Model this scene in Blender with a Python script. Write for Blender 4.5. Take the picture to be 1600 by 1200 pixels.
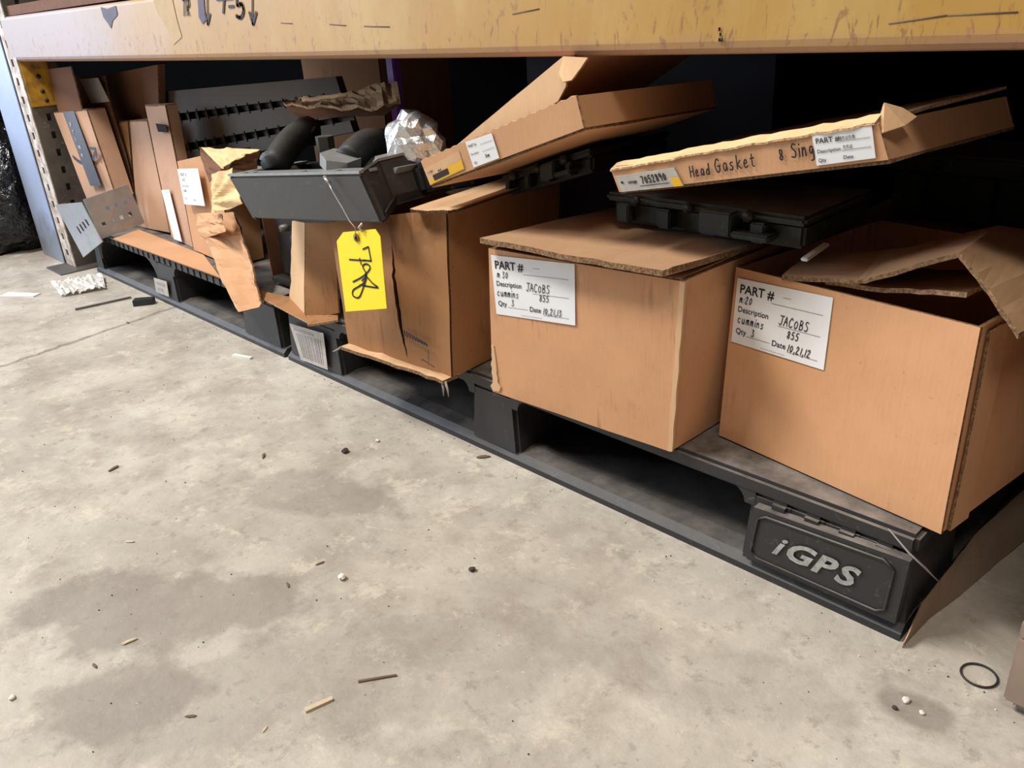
import bpy, bmesh, math, random
from mathutils import Vector, Matrix, noise
random.seed(7)
for o in list(bpy.data.objects): bpy.data.objects.remove(o)
S = bpy.context.scene
COL = S.collection
# ------------------------------------------------------------------ camera
cam = bpy.data.objects.new('camera', bpy.data.cameras.new('camera'))
COL.objects.link(cam)
cam.data.sensor_fit = 'HORIZONTAL'; cam.data.sensor_width = 36.0
cam.data.lens = 1274.918 * 36.0 / 1600.0
cam.data.clip_start = 0.02
_r = Vector((0.699092, 0.712747, -0.057108)); _u = Vector((-0.258502, 0.326398, 0.909198)); _f = Vector((-0.666668, 0.620851, -0.412429))
_m = Matrix((_r, _u, -_f)).transposed().to_4x4(); _m.translation = (0.223, -0.754, 0.64)
cam.matrix_world = _m
S.camera = cam
# ------------------------------------------------------------------ light
S.view_settings.view_transform = 'Standard'; S.view_settings.look = 'None'
S.view_settings.gamma = 1.0; S.view_settings.use_curve_mapping = False
S.view_settings.exposure = 0.0
W = bpy.data.worlds.new('warehouse_air'); S.world = W; W.use_nodes = True
W.node_tree.nodes['Background'].inputs['Color'].default_value = (0.95, 0.97, 1.0, 1)
W.node_tree.nodes['Background'].inputs['Strength'].default_value = 0.06
def area(name, loc, target, sx, sy, power, color):
    l = bpy.data.lights.new(name, 'AREA'); l.shape = 'RECTANGLE'; l.size = sx; l.size_y = sy
    l.energy = power; l.color = color
    o = bpy.data.objects.new(name, l); COL.objects.link(o); o.location = loc
    o.rotation_euler = (Vector(target) - Vector(loc)).to_track_quat('-Z', 'Y').to_euler()
    return o
area('aisle_lamp', (-2.0, -1.7, 3.5), (-1.1, -0.3, 0.0), 1.4, 0.4, 168, (1.0, 0.96, 0.90))
area('aisle_lamp', (1.0, -1.9, 3.5), (0.2, -0.3, 0.0), 1.4, 0.4, 56, (1.0, 0.92, 0.82))
area('doorway_daylight', (-6.5, -3.0, 2.0), (-1.6, -0.5, 0.2), 2.6, 3.0, 330, (0.74, 0.84, 1.0))

# ------------------------------------------------------------------ materials
def lin(r, g, b):
    def c(v):
        v /= 255.0
        return v / 12.92 if v <= 0.04045 else ((v + 0.055) / 1.055) ** 2.4
    return (c(r), c(g), c(b), 1)
MATS = {}
class NT:
    def __init__(s, name):
        s.m = bpy.data.materials.new(name); s.m.use_nodes = True; s.t = s.m.node_tree
        s.b = s.t.nodes['Principled BSDF']; MATS[name] = s.m
        s.co = None
    def n(s, typ, **kw):
        nd = s.t.nodes.new(typ)
        for k, v in kw.items():
            if k in nd.inputs: nd.inputs[k].default_value = v
            else: setattr(nd, k, v)
        return nd
    def l(s, a, b): s.t.links.new(a, b)
    def coord(s, scale=(1, 1, 1), loc=(0, 0, 0), rot=(0, 0, 0)):
        if s.co is None: s.co = s.n('ShaderNodeTexCoord')
        mp = s.n('ShaderNodeMapping'); mp.inputs['Scale'].default_value = scale
        mp.inputs['Location'].default_value = loc; mp.inputs['Rotation'].default_value = rot
        s.l(s.co.outputs['Object'], mp.inputs['Vector']); return mp.outputs[0]
    def noise(s, scale, detail=4, rough=0.55, vec=None, dist=0.0):
        nd = s.n('ShaderNodeTexNoise'); nd.inputs['Scale'].default_value = scale; nd.inputs['Detail'].default_value = detail
        nd.inputs['Roughness'].default_value = rough; nd.inputs['Distortion'].default_value = dist
        s.l(vec if vec is not None else s.coord(), nd.inputs['Vector']); return nd.outputs['Fac']
    def ramp(s, fac, stops):
        r = s.n('ShaderNodeValToRGB'); e = r.color_ramp.elements
        while len(e) < len(stops): e.new(0.5)
        for i, (p, c) in enumerate(stops):
            e[i].position = p; e[i].color = c if len(c) == 4 else (*c, 1)
        s.l(fac, r.inputs[0]); return r.outputs[0]
    def mask(s, fac, a, b):
        return s.ramp(fac, [(a, (0, 0, 0, 1)), (b, (1, 1, 1, 1))])
    def mix(s, fac, a, b, mode='MIX'):
        m = s.n('ShaderNodeMix'); m.data_type = 'RGBA'; m.blend_type = mode
        for v, i in ((fac, 0), (a, 6), (b, 7)):
            if isinstance(v, (int, float)): m.inputs[i].default_value = v
            elif isinstance(v, tuple): m.inputs[i].default_value = v
            else: s.l(v, m.inputs[i])
        return m.outputs[2]
    def math(s, op, a, b=0.0):
        m = s.n('ShaderNodeMath', operation=op)
        for v, i in ((a, 0), (b, 1)):
            if isinstance(v, (int, float)): m.inputs[i].default_value = v
            else: s.l(v, m.inputs[i])
        return m.outputs[0]
    def bump(s, h, strength=0.3, dist=0.002):
        b = s.n('ShaderNodeBump'); b.inputs['Strength'].default_value = strength; b.inputs['Distance'].default_value = dist
        s.l(h, b.inputs['Height']); s.l(b.outputs[0], s.b.inputs['Normal'])
    def done(s, color, rough=0.7, metal=0.0, spec=0.3):
        if isinstance(color, tuple): s.b.inputs['Base Color'].default_value = color
        else: s.l(color, s.b.inputs['Base Color'])
        if isinstance(rough, (int, float)): s.b.inputs['Roughness'].default_value = rough
        else: s.l(rough, s.b.inputs['Roughness'])
        s.b.inputs['Metallic'].default_value = metal
        s.b.inputs['Specular IOR Level'].default_value = spec
        return s.m

def kraft(name, rgb, dirt=0.25, flute_axis='x', smudge=0.0):
    t = NT(name); c = lin(*rgb)
    big = t.mask(t.noise(6, 5, 0.6), 0.35, 0.75)
    base = t.mix(big, c, tuple(v * 0.84 for v in c[:3]) + (1,))
    fib = t.mask(t.noise(1, 6, 0.7, t.coord((300, 300, 40))), 0.3, 0.8)
    base = t.mix(t.math('MULTIPLY', fib, 0.22), base, tuple(min(1, v * 1.25) for v in c[:3]) + (1,))
    st = t.mask(t.noise(11, 6, 0.62, None, 0.6), 0.58, 0.74)
    base = t.mix(t.math('MULTIPLY', st, dirt), base, tuple(v * 0.35 for v in c[:3]) + (1,))
    sp = t.mask(t.noise(170, 2, 0.5), 0.70, 0.76)
    base = t.mix(t.math('MULTIPLY', sp, 0.5 * min(1, dirt * 2)), base, lin(70, 45, 30))
    if smudge > 0:
        vs = t.mask(t.noise(1, 3, 0.6, t.coord((120, 120, 9))), 0.55, 0.72)
        vm = t.mask(t.noise(7, 2), 0.5, 0.62)
        base = t.mix(t.math('MULTIPLY', t.math('MULTIPLY', vs, vm), smudge), base, lin(95, 62, 42))
    w = t.n('ShaderNodeTexWave', wave_type='BANDS', bands_direction='X'); w.inputs['Scale'].default_value = 60
    w.inputs['Distortion'].default_value = 0.6
    t.l(t.coord((1, 1, 0)), w.inputs['Vector'])
    hh = t.math('ADD', t.math('MULTIPLY', w.outputs['Fac'], 0.09), t.noise(45, 4))
    t.bump(hh, 0.22, 0.0018)
    return t.done(base, 0.82, 0, 0.18)
kraft('kraft_orange', (206, 155, 114), 0.18, smudge=0.45)
kraft('kraft_plain', (204, 157, 118), 0.12)
kraft('kraft_grey_shaded', (138, 118, 100), 0.5)  # dirt and the strip's shadow side both mixed into this grey
kraft('kraft_dirty', (162, 118, 80), 0.55, smudge=0.5)
kraft('kraft_pale', (212, 174, 134), 0.15)
kraft('kraft_pink', (196, 158, 132), 0.22)
kraft('kraft_inner', (176, 140, 106), 0.2)
kraft('kraft_dark', (118, 82, 60), 0.3)  # darker kraft, shade under the deck is put into its colour
kraft('kraft_paper', (222, 190, 142), 0.1)
def edge_mat(name, rgb):
    t = NT(name); c = lin(*rgb)
    f = t.mask(t.noise(260, 3, 0.6), 0.35, 0.65)
    b = t.mix(f, c, tuple(v * 0.4 for v in c[:3]) + (1,))
    t.bump(t.noise(330, 2), 0.7, 0.002)
    t.done(b, 0.9, 0, 0.1)
edge_mat('kraft_edge', (150, 118, 88)); edge_mat('kraft_edge_pale', (214, 172, 134)); edge_mat('kraft_edge_dark', (92, 68, 52))

def plain(name, rgb, rough=0.6, metal=0.0, var=0.15, scale=30, bump=0.0, spec=0.3):
    t = NT(name); c = lin(*rgb)
    b = t.mix(t.mask(t.noise(scale, 5, 0.6), 0.3, 0.75), c, tuple(v * (1 - var) for v in c[:3]) + (1,))
    if bump: t.bump(t.noise(scale * 3, 4), bump, 0.002)
    return t.done(b, rough, metal, spec)
plain('label_white', (232, 232, 232), 0.55, var=0.05)
plain('label_grey', (186, 180, 172), 0.6, var=0.25, scale=60)
plain('label_yellow', (226, 176, 48), 0.5, var=0.05)
plain('ink', (38, 38, 42), 0.6, var=0.0)
plain('ink_faint', (150, 148, 148), 0.6, var=0.0)
plain('marker', (52, 42, 40), 0.6, var=0.2)
plain('marker_violet', (96, 88, 108), 0.6, var=0.3)
plain('tag_yellow', (250, 222, 40), 0.5, var=0.05)
plain('eyelet', (150, 120, 90), 0.5, var=0.2)
plain('wire', (190, 185, 175), 0.35, 0.8, var=0.1)
plain('rail_grey', (94, 83, 70), 0.75, var=0.2, scale=12)
plain('purple_plastic', (176, 110, 236), 0.4)
plain('blue_plastic', (16, 20, 44), 0.45)  # blue darkened to carry the shade at the back
plain('red_plastic', (50, 22, 24), 0.5)  # red darkened likewise, shade held in the colour
plain('rubber', (52, 48, 44), 0.6)
plain('tape_dark', (64, 66, 78), 0.4, var=0.2)
plain('tape_print', (176, 172, 168), 0.5)
plain('wood_white', (232, 230, 224), 0.6, var=0.1)
plain('wood_stick', (206, 188, 160), 0.7, var=0.2, scale=90)
plain('grit_dark', (78, 68, 60), 0.9, var=0.3)
plain('grit_pale', (226, 220, 208), 0.85, var=0.15)
plain('leaf_brown', (120, 100, 82), 0.85, var=0.3)
plain('dark_block', (46, 50, 52), 0.5)
plain('hole_dark', (18, 16, 16), 0.9)
plain('steel_plate', (120, 116, 110), 0.5, 0.6, 0.3, 25)
plain('wall_unlit', (12, 12, 13), 1.0, var=0.3, scale=3, spec=0.0)  # near-black colour stands in for the darkness behind the rack
plain('particle_board', (124, 88, 72), 0.85, var=0.3, scale=80)
plain('tape_beige', (190, 164, 126), 0.7)
plain('rail_dark', (78, 70, 60), 0.8, var=0.2)
plain('plank', (158, 138, 122), 0.85, var=0.3, scale=20)

def plastic_black(name, rgb, dust, rough):
    t = NT(name); c = lin(*rgb)
    g = t.n('ShaderNodeNewGeometry'); sx = t.n('ShaderNodeSeparateXYZ'); t.l(g.outputs['Normal'], sx.inputs[0])
    up = t.mask(sx.outputs['Z'], 0.55, 0.95)
    nz = t.mask(t.noise(14, 6, 0.65), 0.25, 0.65)
    d = t.math('MULTIPLY', t.math('MULTIPLY', up, nz), dust)
    sc = t.mask(t.noise(60, 5, 0.7, None, 1.0), 0.60, 0.70)
    b = t.mix(t.math('MULTIPLY', sc, 0.35), c, lin(110, 108, 106))
    b = t.mix(d, b, lin(158, 148, 138))
    t.bump(t.noise(120, 4), 0.25, 0.001)
    r = t.mix(d, (rough, rough, rough, 1), (0.9, 0.9, 0.9, 1))
    t.done(b, r, 0, 0.4)
plastic_black('pallet_plastic', (46, 45, 45), 0.8, 0.5)
plastic_black('pallet_rail', (44, 44, 45), 0.35, 0.5)
plastic_black('cast_black', (60, 57, 53), 0.25, 0.5)
plastic_black('cast_dark', (32, 31, 30), 0.12, 0.55)  # near-black copy of the casting colour, with the bay's shade in it
plastic_black('cast_green', (42, 47, 40), 0.25, 0.55)
plain('flange_grey', (150, 150, 148), 0.45, 0.3, 0.2, 60)
plain('logo_white', (176, 176, 170), 0.7, 0, 0.55, 160)

t = NT('galvanised')
v = t.n('ShaderNodeTexVoronoi'); v.inputs['Scale'].default_value = 40; t.l(t.coord(), v.inputs['Vector'])
sp = t.mix(0.35, lin(176, 180, 186), v.outputs['Color']); sp = t.mix(0.8, sp, lin(172, 176, 182))
dr = t.mask(t.noise(9, 5, 0.65), 0.5, 0.75)
sp = t.mix(t.math('MULTIPLY', dr, 0.4), sp, lin(112, 104, 96))
t.done(sp, 0.42, 0.55, 0.5)
t = NT('galvanised_daylit')  # galvanised steel with cool doorway daylight put into its colour
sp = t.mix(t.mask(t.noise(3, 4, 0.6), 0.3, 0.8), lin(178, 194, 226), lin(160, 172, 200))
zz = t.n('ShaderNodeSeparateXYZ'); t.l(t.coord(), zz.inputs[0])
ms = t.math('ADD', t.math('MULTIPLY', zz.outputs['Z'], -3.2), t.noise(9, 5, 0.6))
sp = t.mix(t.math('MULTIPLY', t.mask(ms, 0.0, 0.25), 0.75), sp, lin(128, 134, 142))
t.done(sp, 0.4, 0.2, 0.5)
t = NT('post_grey')
sp = t.mix(t.mask(t.noise(12, 5, 0.6), 0.4, 0.7), lin(110, 103, 96), lin(84, 77, 70))
sc = t.mask(t.noise(50, 5, 0.7, None, 1.0), 0.62, 0.7)
sp = t.mix(sc, sp, lin(170, 164, 158)); t.done(sp, 0.55, 0.3, 0.4)
t = NT('post_white')
sp = t.mix(t.mask(t.noise(30, 5, 0.6), 0.42, 0.62), lin(214, 204, 196), lin(150, 130, 112)); t.done(sp, 0.55, 0.1, 0.4)
# worn yellow beam paint, paler towards the left end
t = NT('yellow_paint')
c0 = t.mix(t.mask(t.noise(3.0, 5, 0.6), 0.35, 0.7), lin(178, 138, 68), lin(162, 124, 60))
wash = t.mask(t.noise(7, 6, 0.65, t.coord((1, 1, 0.35)), 0.5), 0.5, 0.66)
c0 = t.mix(t.math('MULTIPLY', wash, 0.5), c0, lin(184, 156, 98))
xs = t.n('ShaderNodeSeparateXYZ'); t.l(t.coord(), xs.inputs[0])
left_pale = t.mask(t.math('ADD', t.math('MULTIPLY', xs.outputs['X'], -1.0), t.math('MULTIPLY', t.noise(5, 4), 0.9)), 2.3, 2.95) if False else None
mr = t.n('ShaderNodeMapRange'); t.l(t.math('ADD', xs.outputs['X'], t.math('MULTIPLY', t.noise(5, 4), 0.7)), mr.inputs[0])
mr.inputs[1].default_value = -1.0; mr.inputs[2].default_value = -1.65; mr.inputs[3].default_value = 0; mr.inputs[4].default_value = 1
c0 = t.mix(t.math('MULTIPLY', mr.outputs[0], 0.92), c0, lin(170, 159, 162))
scr = t.mask(t.noise(1, 5, 0.7, t.coord((70, 70, 22), (0, 0, 0), (0, 0.5, 0)), 1.5), 0.57, 0.64)
low = t.n('ShaderNodeMapRange'); t.l(xs.outputs['Z'], low.inputs[0])
low.inputs[1].default_value = 0.69; low.inputs[2].default_value = 0.60
low.inputs[3].default_value = 0.15; low.inputs[4].default_value = 1.0
c0 = t.mix(t.math('MULTIPLY', scr, t.math('MULTIPLY', low.outputs[0], 0.85)), c0, lin(128, 88, 58))
edge = t.n('ShaderNodeMapRange'); t.l(t.math('ADD', xs.outputs['Z'], t.math('MULTIPLY', t.noise(22, 5, 0.7), 0.022)), edge.inputs[0])
edge.inputs[1].default_value = 0.622; edge.inputs[2].default_value = 0.607; edge.inputs[3].default_value = 0; edge.inputs[4].default_value = 1
c0 = t.mix(t.math('MULTIPLY', edge.outputs[0], 0.75), c0, lin(158, 120, 100))
t.bump(t.noise(40, 5, 0.6), 0.15, 0.002)
t.done(c0, 0.48, 0, 0.4)
t = NT('yellow_plain'); t.done(t.mix(t.mask(t.noise(30, 5), 0.4, 0.7), lin(196, 148, 40), lin(120, 88, 50)), 0.5, 0, 0.4)
t = NT('foil'); vv = t.n('ShaderNodeTexVoronoi', feature='F1'); vv.inputs['Scale'].default_value = 55; t.l(t.coord(), vv.inputs['Vector'])
t.bump(t.math('ADD', vv.outputs['Distance'], t.noise(70, 4)), 0.6, 0.004); t.done(lin(230, 230, 230), 0.32, 0.8, 0.5)
t = NT('black_bag'); t.bump(t.noise(30, 3, 0.5, None, 1.5), 0.7, 0.02); t.done(lin(24, 25, 27), 0.13, 0, 0.6)
t = NT('clear_film'); t.b.inputs['Transmission Weight'].default_value = 0.35; t.b.inputs['IOR'].default_value = 1.2
t.done(lin(238, 234, 228), 0.3, 0, 0.5)
t = NT('cobweb'); t.done(lin(150, 142, 136), 0.9, 0, 0.1)

# concrete: pale warm slab with oily patches, pits and one long crack
t = NT('concrete')
n1 = t.noise(1.9, 10, 0.68, None, 0.1)
c = t.ramp(n1, [(0.30, lin(154, 145, 134)), (0.46, lin(182, 174, 161)), (0.56, lin(194, 186, 173)), (0.72, lin(212, 206, 195))])
n2 = t.mask(t.noise(7, 10, 0.74, None, 0.15), 0.46, 0.64)
c = t.mix(t.math('MULTIPLY', n2, 0.62), c, lin(152, 141, 129))
n3 = t.mask(t.noise(17, 9, 0.78, None, 0.2), 0.54, 0.62)
c = t.mix(t.math('MULTIPLY', n3, 0.55), c, lin(212, 203, 184))
n4 = t.mask(t.noise(36, 8, 0.74, None, 0.2), 0.56, 0.63)
c = t.mix(t.math('MULTIPLY', n4, 0.45), c, lin(140, 130, 119))
def blot(cx, cy, rx, ry, ang, seed, soft=0.3):
    """irregular stain: 1 inside, 0 outside"""
    mp = t.coord((1, 1, 1), (-cx, -cy, 0))
    vr = t.n('ShaderNodeVectorRotate', rotation_type='Z_AXIS'); t.l(mp, vr.inputs['Vector']); vr.inputs['Angle'].default_value = -ang
    ml = t.n('ShaderNodeVectorMath', operation='MULTIPLY'); t.l(vr.outputs[0], ml.inputs[0]); ml.inputs[1].default_value = (1 / rx, 1 / ry, 0)
    ln = t.n('ShaderNodeVectorMath', operation='LENGTH'); t.l(ml.outputs[0], ln.inputs[0])
    nz = t.noise(7, 6, 0.6, t.coord((1, 1, 1), (seed, seed * 2, 0)))
    d = t.math('ADD', ln.outputs['Value'], t.math('MULTIPLY', t.math('SUBTRACT', nz, 0.5), 2.2))
    return t.ramp(d, [(1.0 - soft if soft < 1 else 0, (1, 1, 1, 1)), (1.0, (0, 0, 0, 1))])
STAINS = [
    (-0.66, -0.52, 0.20, 0.085, 0.75, 1.3, 0.7), (-0.78, -0.27, 0.16, 0.06, 0.5, 5.7, 0.5), (-0.55, -0.60, 0.12, 0.06, 0.8, 9.1, 0.6),
    (-0.40, -0.44, 0.30, 0.10, 0.9, 3.3, 0.35), (-0.22, -0.20, 0.24, 0.07, 0.2, 4.4, 0.25), (-1.2, -0.36, 0.16, 0.05, 0.1, 6.4, 0.25)]
for (cx, cy, rx, ry, an, sd, st) in STAINS:
    c = t.mix(t.math('MULTIPLY', blot(cx, cy, rx, ry, an, sd, 0.22), st), c, lin(138, 129, 120))
c = t.mix(t.math('MULTIPLY', blot(0.045, -0.085, 0.042, 0.026, 0.2, 2.2, 0.35), 0.6), c, lin(128, 118, 110))
sp1 = t.mask(t.noise(75, 4, 0.65), 0.66, 0.72); c = t.mix(t.math('MULTIPLY', sp1, 0.45), c, lin(120, 110, 100))
sp2 = t.mask(t.noise(150, 3, 0.6), 0.70, 0.75); c = t.mix(t.math('MULTIPLY', sp2, 0.5), c, lin(236, 230, 218))
# crack
xs = t.n('ShaderNodeSeparateXYZ'); t.l(t.coord(), xs.inputs[0])
lx = t.math('ADD', t.math('MULTIPLY', t.math('SUBTRACT', t.noise(14, 5, 0.7), 0.5), 0.05), xs.outputs['X'])
ly = t.math('SUBTRACT', t.math('MULTIPLY', xs.outputs['Y'], -0.19), 1.845)
dd = t.math('ABSOLUTE', t.math('SUBTRACT', lx, ly))
ck = t.ramp(dd, [(0.0, (1, 1, 1, 1)), (0.011, (0, 0, 0, 1))])
c = t.mix(t.math('MULTIPLY', ck, 0.75), c, lin(104, 96, 88))
h = t.math('ADD', t.noise(55, 7, 0.65), t.math('MULTIPLY', ck, -1.2))
t.bump(h, 0.4, 0.003)
rg = t.mix(n2, (0.62, 0.62, 0.62, 1), (0.42, 0.42, 0.42, 1))
t.done(c, rg, 0, 0.35)
M = MATS

# ------------------------------------------------------------------ helpers
def setup(o, parent=None, label=None, cat=None, group=None, kind=None):
    COL.objects.link(o)
    if parent is not None:
        o.parent = parent; o.matrix_parent_inverse = root_mat(parent).inverted()
    for k, v in (('label', label), ('category', cat), ('group', group), ('kind', kind)):
        if v: o[k] = v
    return o
def root_mat(o):
    m = Matrix.Translation(o.location)
    if o.parent is not None: m = root_mat(o.parent) @ o.matrix_parent_inverse @ m
    return m
def thing(name, loc, label, cat, group=None):
    o = bpy.data.objects.new(name, None); o.location = loc; o.empty_display_size = 0.05
    return setup(o, None, label, cat, group)
def mesh(name, verts, faces, mats, parent=None, fm=None, smooth=None, **kw):
    me = bpy.data.meshes.new(name); me.from_pydata([tuple(v) for v in verts], [], faces)
    for m in (mats if isinstance(mats, (list, tuple)) else [mats]): me.materials.append(M[m])
    if fm:
        for p, i in zip(me.polygons, fm): p.material_index = i
    if smooth is not None:
        for i, p in enumerate(me.polygons): p.use_smooth = smooth if isinstance(smooth, bool) else smooth[i]
    me.update()
    return setup(bpy.data.objects.new(name, me), parent, **kw)
def bmobj(name, bm, mats, parent=None, smooth=False, bevel=0, **kw):
    if bevel:
        bmesh.ops.bevel(bm, geom=list(bm.edges), offset=bevel, segments=2, affect='EDGES', clamp_overlap=True)
    bmesh.ops.recalc_face_normals(bm, faces=bm.faces)
    me = bpy.data.meshes.new(name); bm.to_mesh(me); bm.free()
    for m in (mats if isinstance(mats, (list, tuple)) else [mats]): me.materials.append(M[m])
    for p in me.polygons: p.use_smooth = smooth
    return setup(bpy.data.objects.new(name, me), parent, **kw)
V = Vector
def bbox(bm, lo, hi):
    v = [bm.verts.new((x, y, z)) for x in (lo[0], hi[0]) for y in (lo[1], hi[1]) for z in (lo[2], hi[2])]
    for f in ((0, 1, 3, 2), (4, 6, 7, 5), (0, 4, 5, 1), (2, 3, 7, 6), (0, 2, 6, 4), (1, 5, 7, 3)): bm.faces.new([v[i] for i in f])
def hexa(bm, a, b):
    """a, b: matching 4-corner loops"""
    va = [bm.verts.new(p) for p in a]; vb = [bm.verts.new(p) for p in b]
    bm.faces.new(va[::-1]); bm.faces.new(vb)
    n = len(a)
    for i in range(n): bm.faces.new([va[i], va[(i + 1) % n], vb[(i + 1) % n], vb[i]])
def boxo(name, lo, hi, mats, parent=None, bevel=0.0, **kw):
    bm = bmesh.new(); bbox(bm, lo, hi); return bmobj(name, bm, mats, parent, bevel=bevel, **kw)
def prism(name, loop, depth, mats, parent=None, bevel=0.0, **kw):
    bm = bmesh.new(); d = V(depth); hexa(bm, loop, [V(p) + d for p in loop]); return bmobj(name, bm, mats, parent, bevel=bevel, **kw)
def lerp(a, b, t): return V(a) * (1 - t) + V(b) * t
def bil(q, u, v):
    """q = TL,TR,BR,BL ; u right, v down"""
    return lerp(lerp(q[0], q[1], u), lerp(q[3], q[2], u), v)
def qnorm(q, toward=None):
    n = (V(q[1]) - V(q[0])).cross(V(q[3]) - V(q[0])).normalized()
    return -n          # faces the reader of the quad
def patch(name, q, th, mats, parent=None, nu=6, nv=6, disp=None, edge=None, wob=0.0015, seed=0.0, smooth=True, **kw):
    """curved sheet with thickness. q = TL,TR,BR,BL as seen from its face; disp(u,v)->offset toward reader; edge(u,v)->(du,dv)"""
    n = qnorm(q); F = []; B = []
    for j in range(nv + 1):
        for i in range(nu + 1):
            u, v = i / nu, j / nv
            if edge:
                du, dv = edge(u, v); uu, vv = u + du, v + dv
            else: uu, vv = u, v
            p = bil(q, uu, vv)
            o = wob * noise.noise(p * 14 + V((seed, seed, 0))) if wob else 0
            if disp: o += disp(u, v)
            F.append(p + n * o); B.append(p + n * (o - th))
    k = len(F); verts = F + B; faces = []; fm = []; sm = []
    w = nu + 1
    for j in range(nv):
        for i in range(nu):
            a = j * w + i
            faces.append((a, a + w, a + w + 1, a + 1)); fm.append(0); sm.append(smooth)
            faces.append((k + a, k + a + 1, k + a + w + 1, k + a + w)); fm.append(0); sm.append(smooth)
    rim = [i for i in range(nu)] + [nu + j * w for j in range(nv)] + [nv * w + nu - i for i in range(nu)] + [(nv - j) * w for j in range(nv)]
    m = len(verts)
    for r in rim: verts.append(F[r])
    for r in rim: verts.append(B[r])
    L = len(rim)
    for i in range(L):
        a, b = i, (i + 1) % L
        faces.append((m + a, m + b, m + L + b, m + L + a)); fm.append(1); sm.append(False)
    if len(mats) < 2: mats = [mats[0], mats[0]]
    return mesh(name, verts, faces, mats, parent, fm, sm, **kw)
def poly(name, pts, th, mats, parent=None, n=None, **kw):
    """flat n-gon sheet, thickness away from reader (pts clockwise as read)"""
    pts = [V(p) for p in pts]
    if n is None:
        n = V((0, 0, 0))
        for i in range(len(pts)): n += pts[i].cross(pts[(i + 1) % len(pts)])
        n = -n.normalized()
    bm = bmesh.new()
    a = [bm.verts.new(p) for p in pts]; b = [bm.verts.new(p - V(n) * th) for p in pts]
    f = bm.faces.new(a); g = bm.faces.new(b[::-1]); L = len(pts)
    for i in range(L):
        e = bm.faces.new([a[i], b[i], b[(i + 1) % L], a[(i + 1) % L]]); e.material_index = 1 if len(mats) > 1 else 0
    bmesh.ops.triangulate(bm, faces=[f, g])
    return bmobj(name, bm, mats, parent, **kw)
def tube(bm, pts, r, seg=8, closed=False, cap=True):
    pts = [V(p) for p in pts]; rings = []; L = len(pts); up = None
    for i, p in enumerate(pts):
        a = pts[(i - 1) % L] if closed or i > 0 else p
        b = pts[(i + 1) % L] if closed or i < L - 1 else p
        t = (b - a).normalized()
        if up is None: up = t.orthogonal().normalized()
        up = (up - t * up.dot(t)).normalized(); s = t.cross(up)
        rr = r[i] if isinstance(r, (list, tuple)) else r
        rings.append([bm.verts.new(p + (up * math.cos(2 * math.pi * k / seg) + s * math.sin(2 * math.pi * k / seg)) * rr) for k in range(seg)])
    for i in range(L if closed else L - 1):
        A, B = rings[i], rings[(i + 1) % L]
        for k in range(seg): bm.faces.new([A[k], A[(k + 1) % seg], B[(k + 1) % seg], B[k]])
    if cap and not closed: bm.faces.new(rings[0][::-1]); bm.faces.new(rings[-1])
def tubeo(name, pts, r, mats, parent=None, seg=8, closed=False, **kw):
    bm = bmesh.new(); tube(bm, pts, r, seg, closed); return bmobj(name, bm, mats, parent, smooth=True, **kw)
def perforated(name, O, U, Vv, us, vs, holes, th, mats, parent=None, **kw):
    """sheet made of grid cells, the cells listed in holes are left open"""
    O, U, Vv = V(O), V(U), V(Vv); n = U.cross(Vv).normalized(); bm = bmesh.new(); g = {}
    def vt(i, j, k):
        if (i, j, k) not in g: g[(i, j, k)] = bm.verts.new(O + U * us[i] + Vv * vs[j] - n * (th * k))
        return g[(i, j, k)]
    solid = {(i, j) for i in range(len(us) - 1) for j in range(len(vs) - 1)} - set(holes)
    for (i, j) in solid:
        bm.faces.new([vt(i, j, 0), vt(i + 1, j, 0), vt(i + 1, j + 1, 0), vt(i, j + 1, 0)])
        bm.faces.new([vt(i, j, 1), vt(i, j + 1, 1), vt(i + 1, j + 1, 1), vt(i + 1, j, 1)])
        for (di, dj, e) in ((-1, 0, ((0, 0), (0, 1))), (1, 0, ((1, 0), (1, 1))), (0, -1, ((0, 0), (1, 0))), (0, 1, ((0, 1), (1, 1)))):
            if (i + di, j + dj) not in solid:
                (a, b), (c_, d) = e
                bm.faces.new([vt(i + a, j + b, 0), vt(i + c_, j + d, 0), vt(i + c_, j + d, 1), vt(i + a, j + b, 1)])
    return bmobj(name, bm, mats, parent, **kw)

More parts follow.
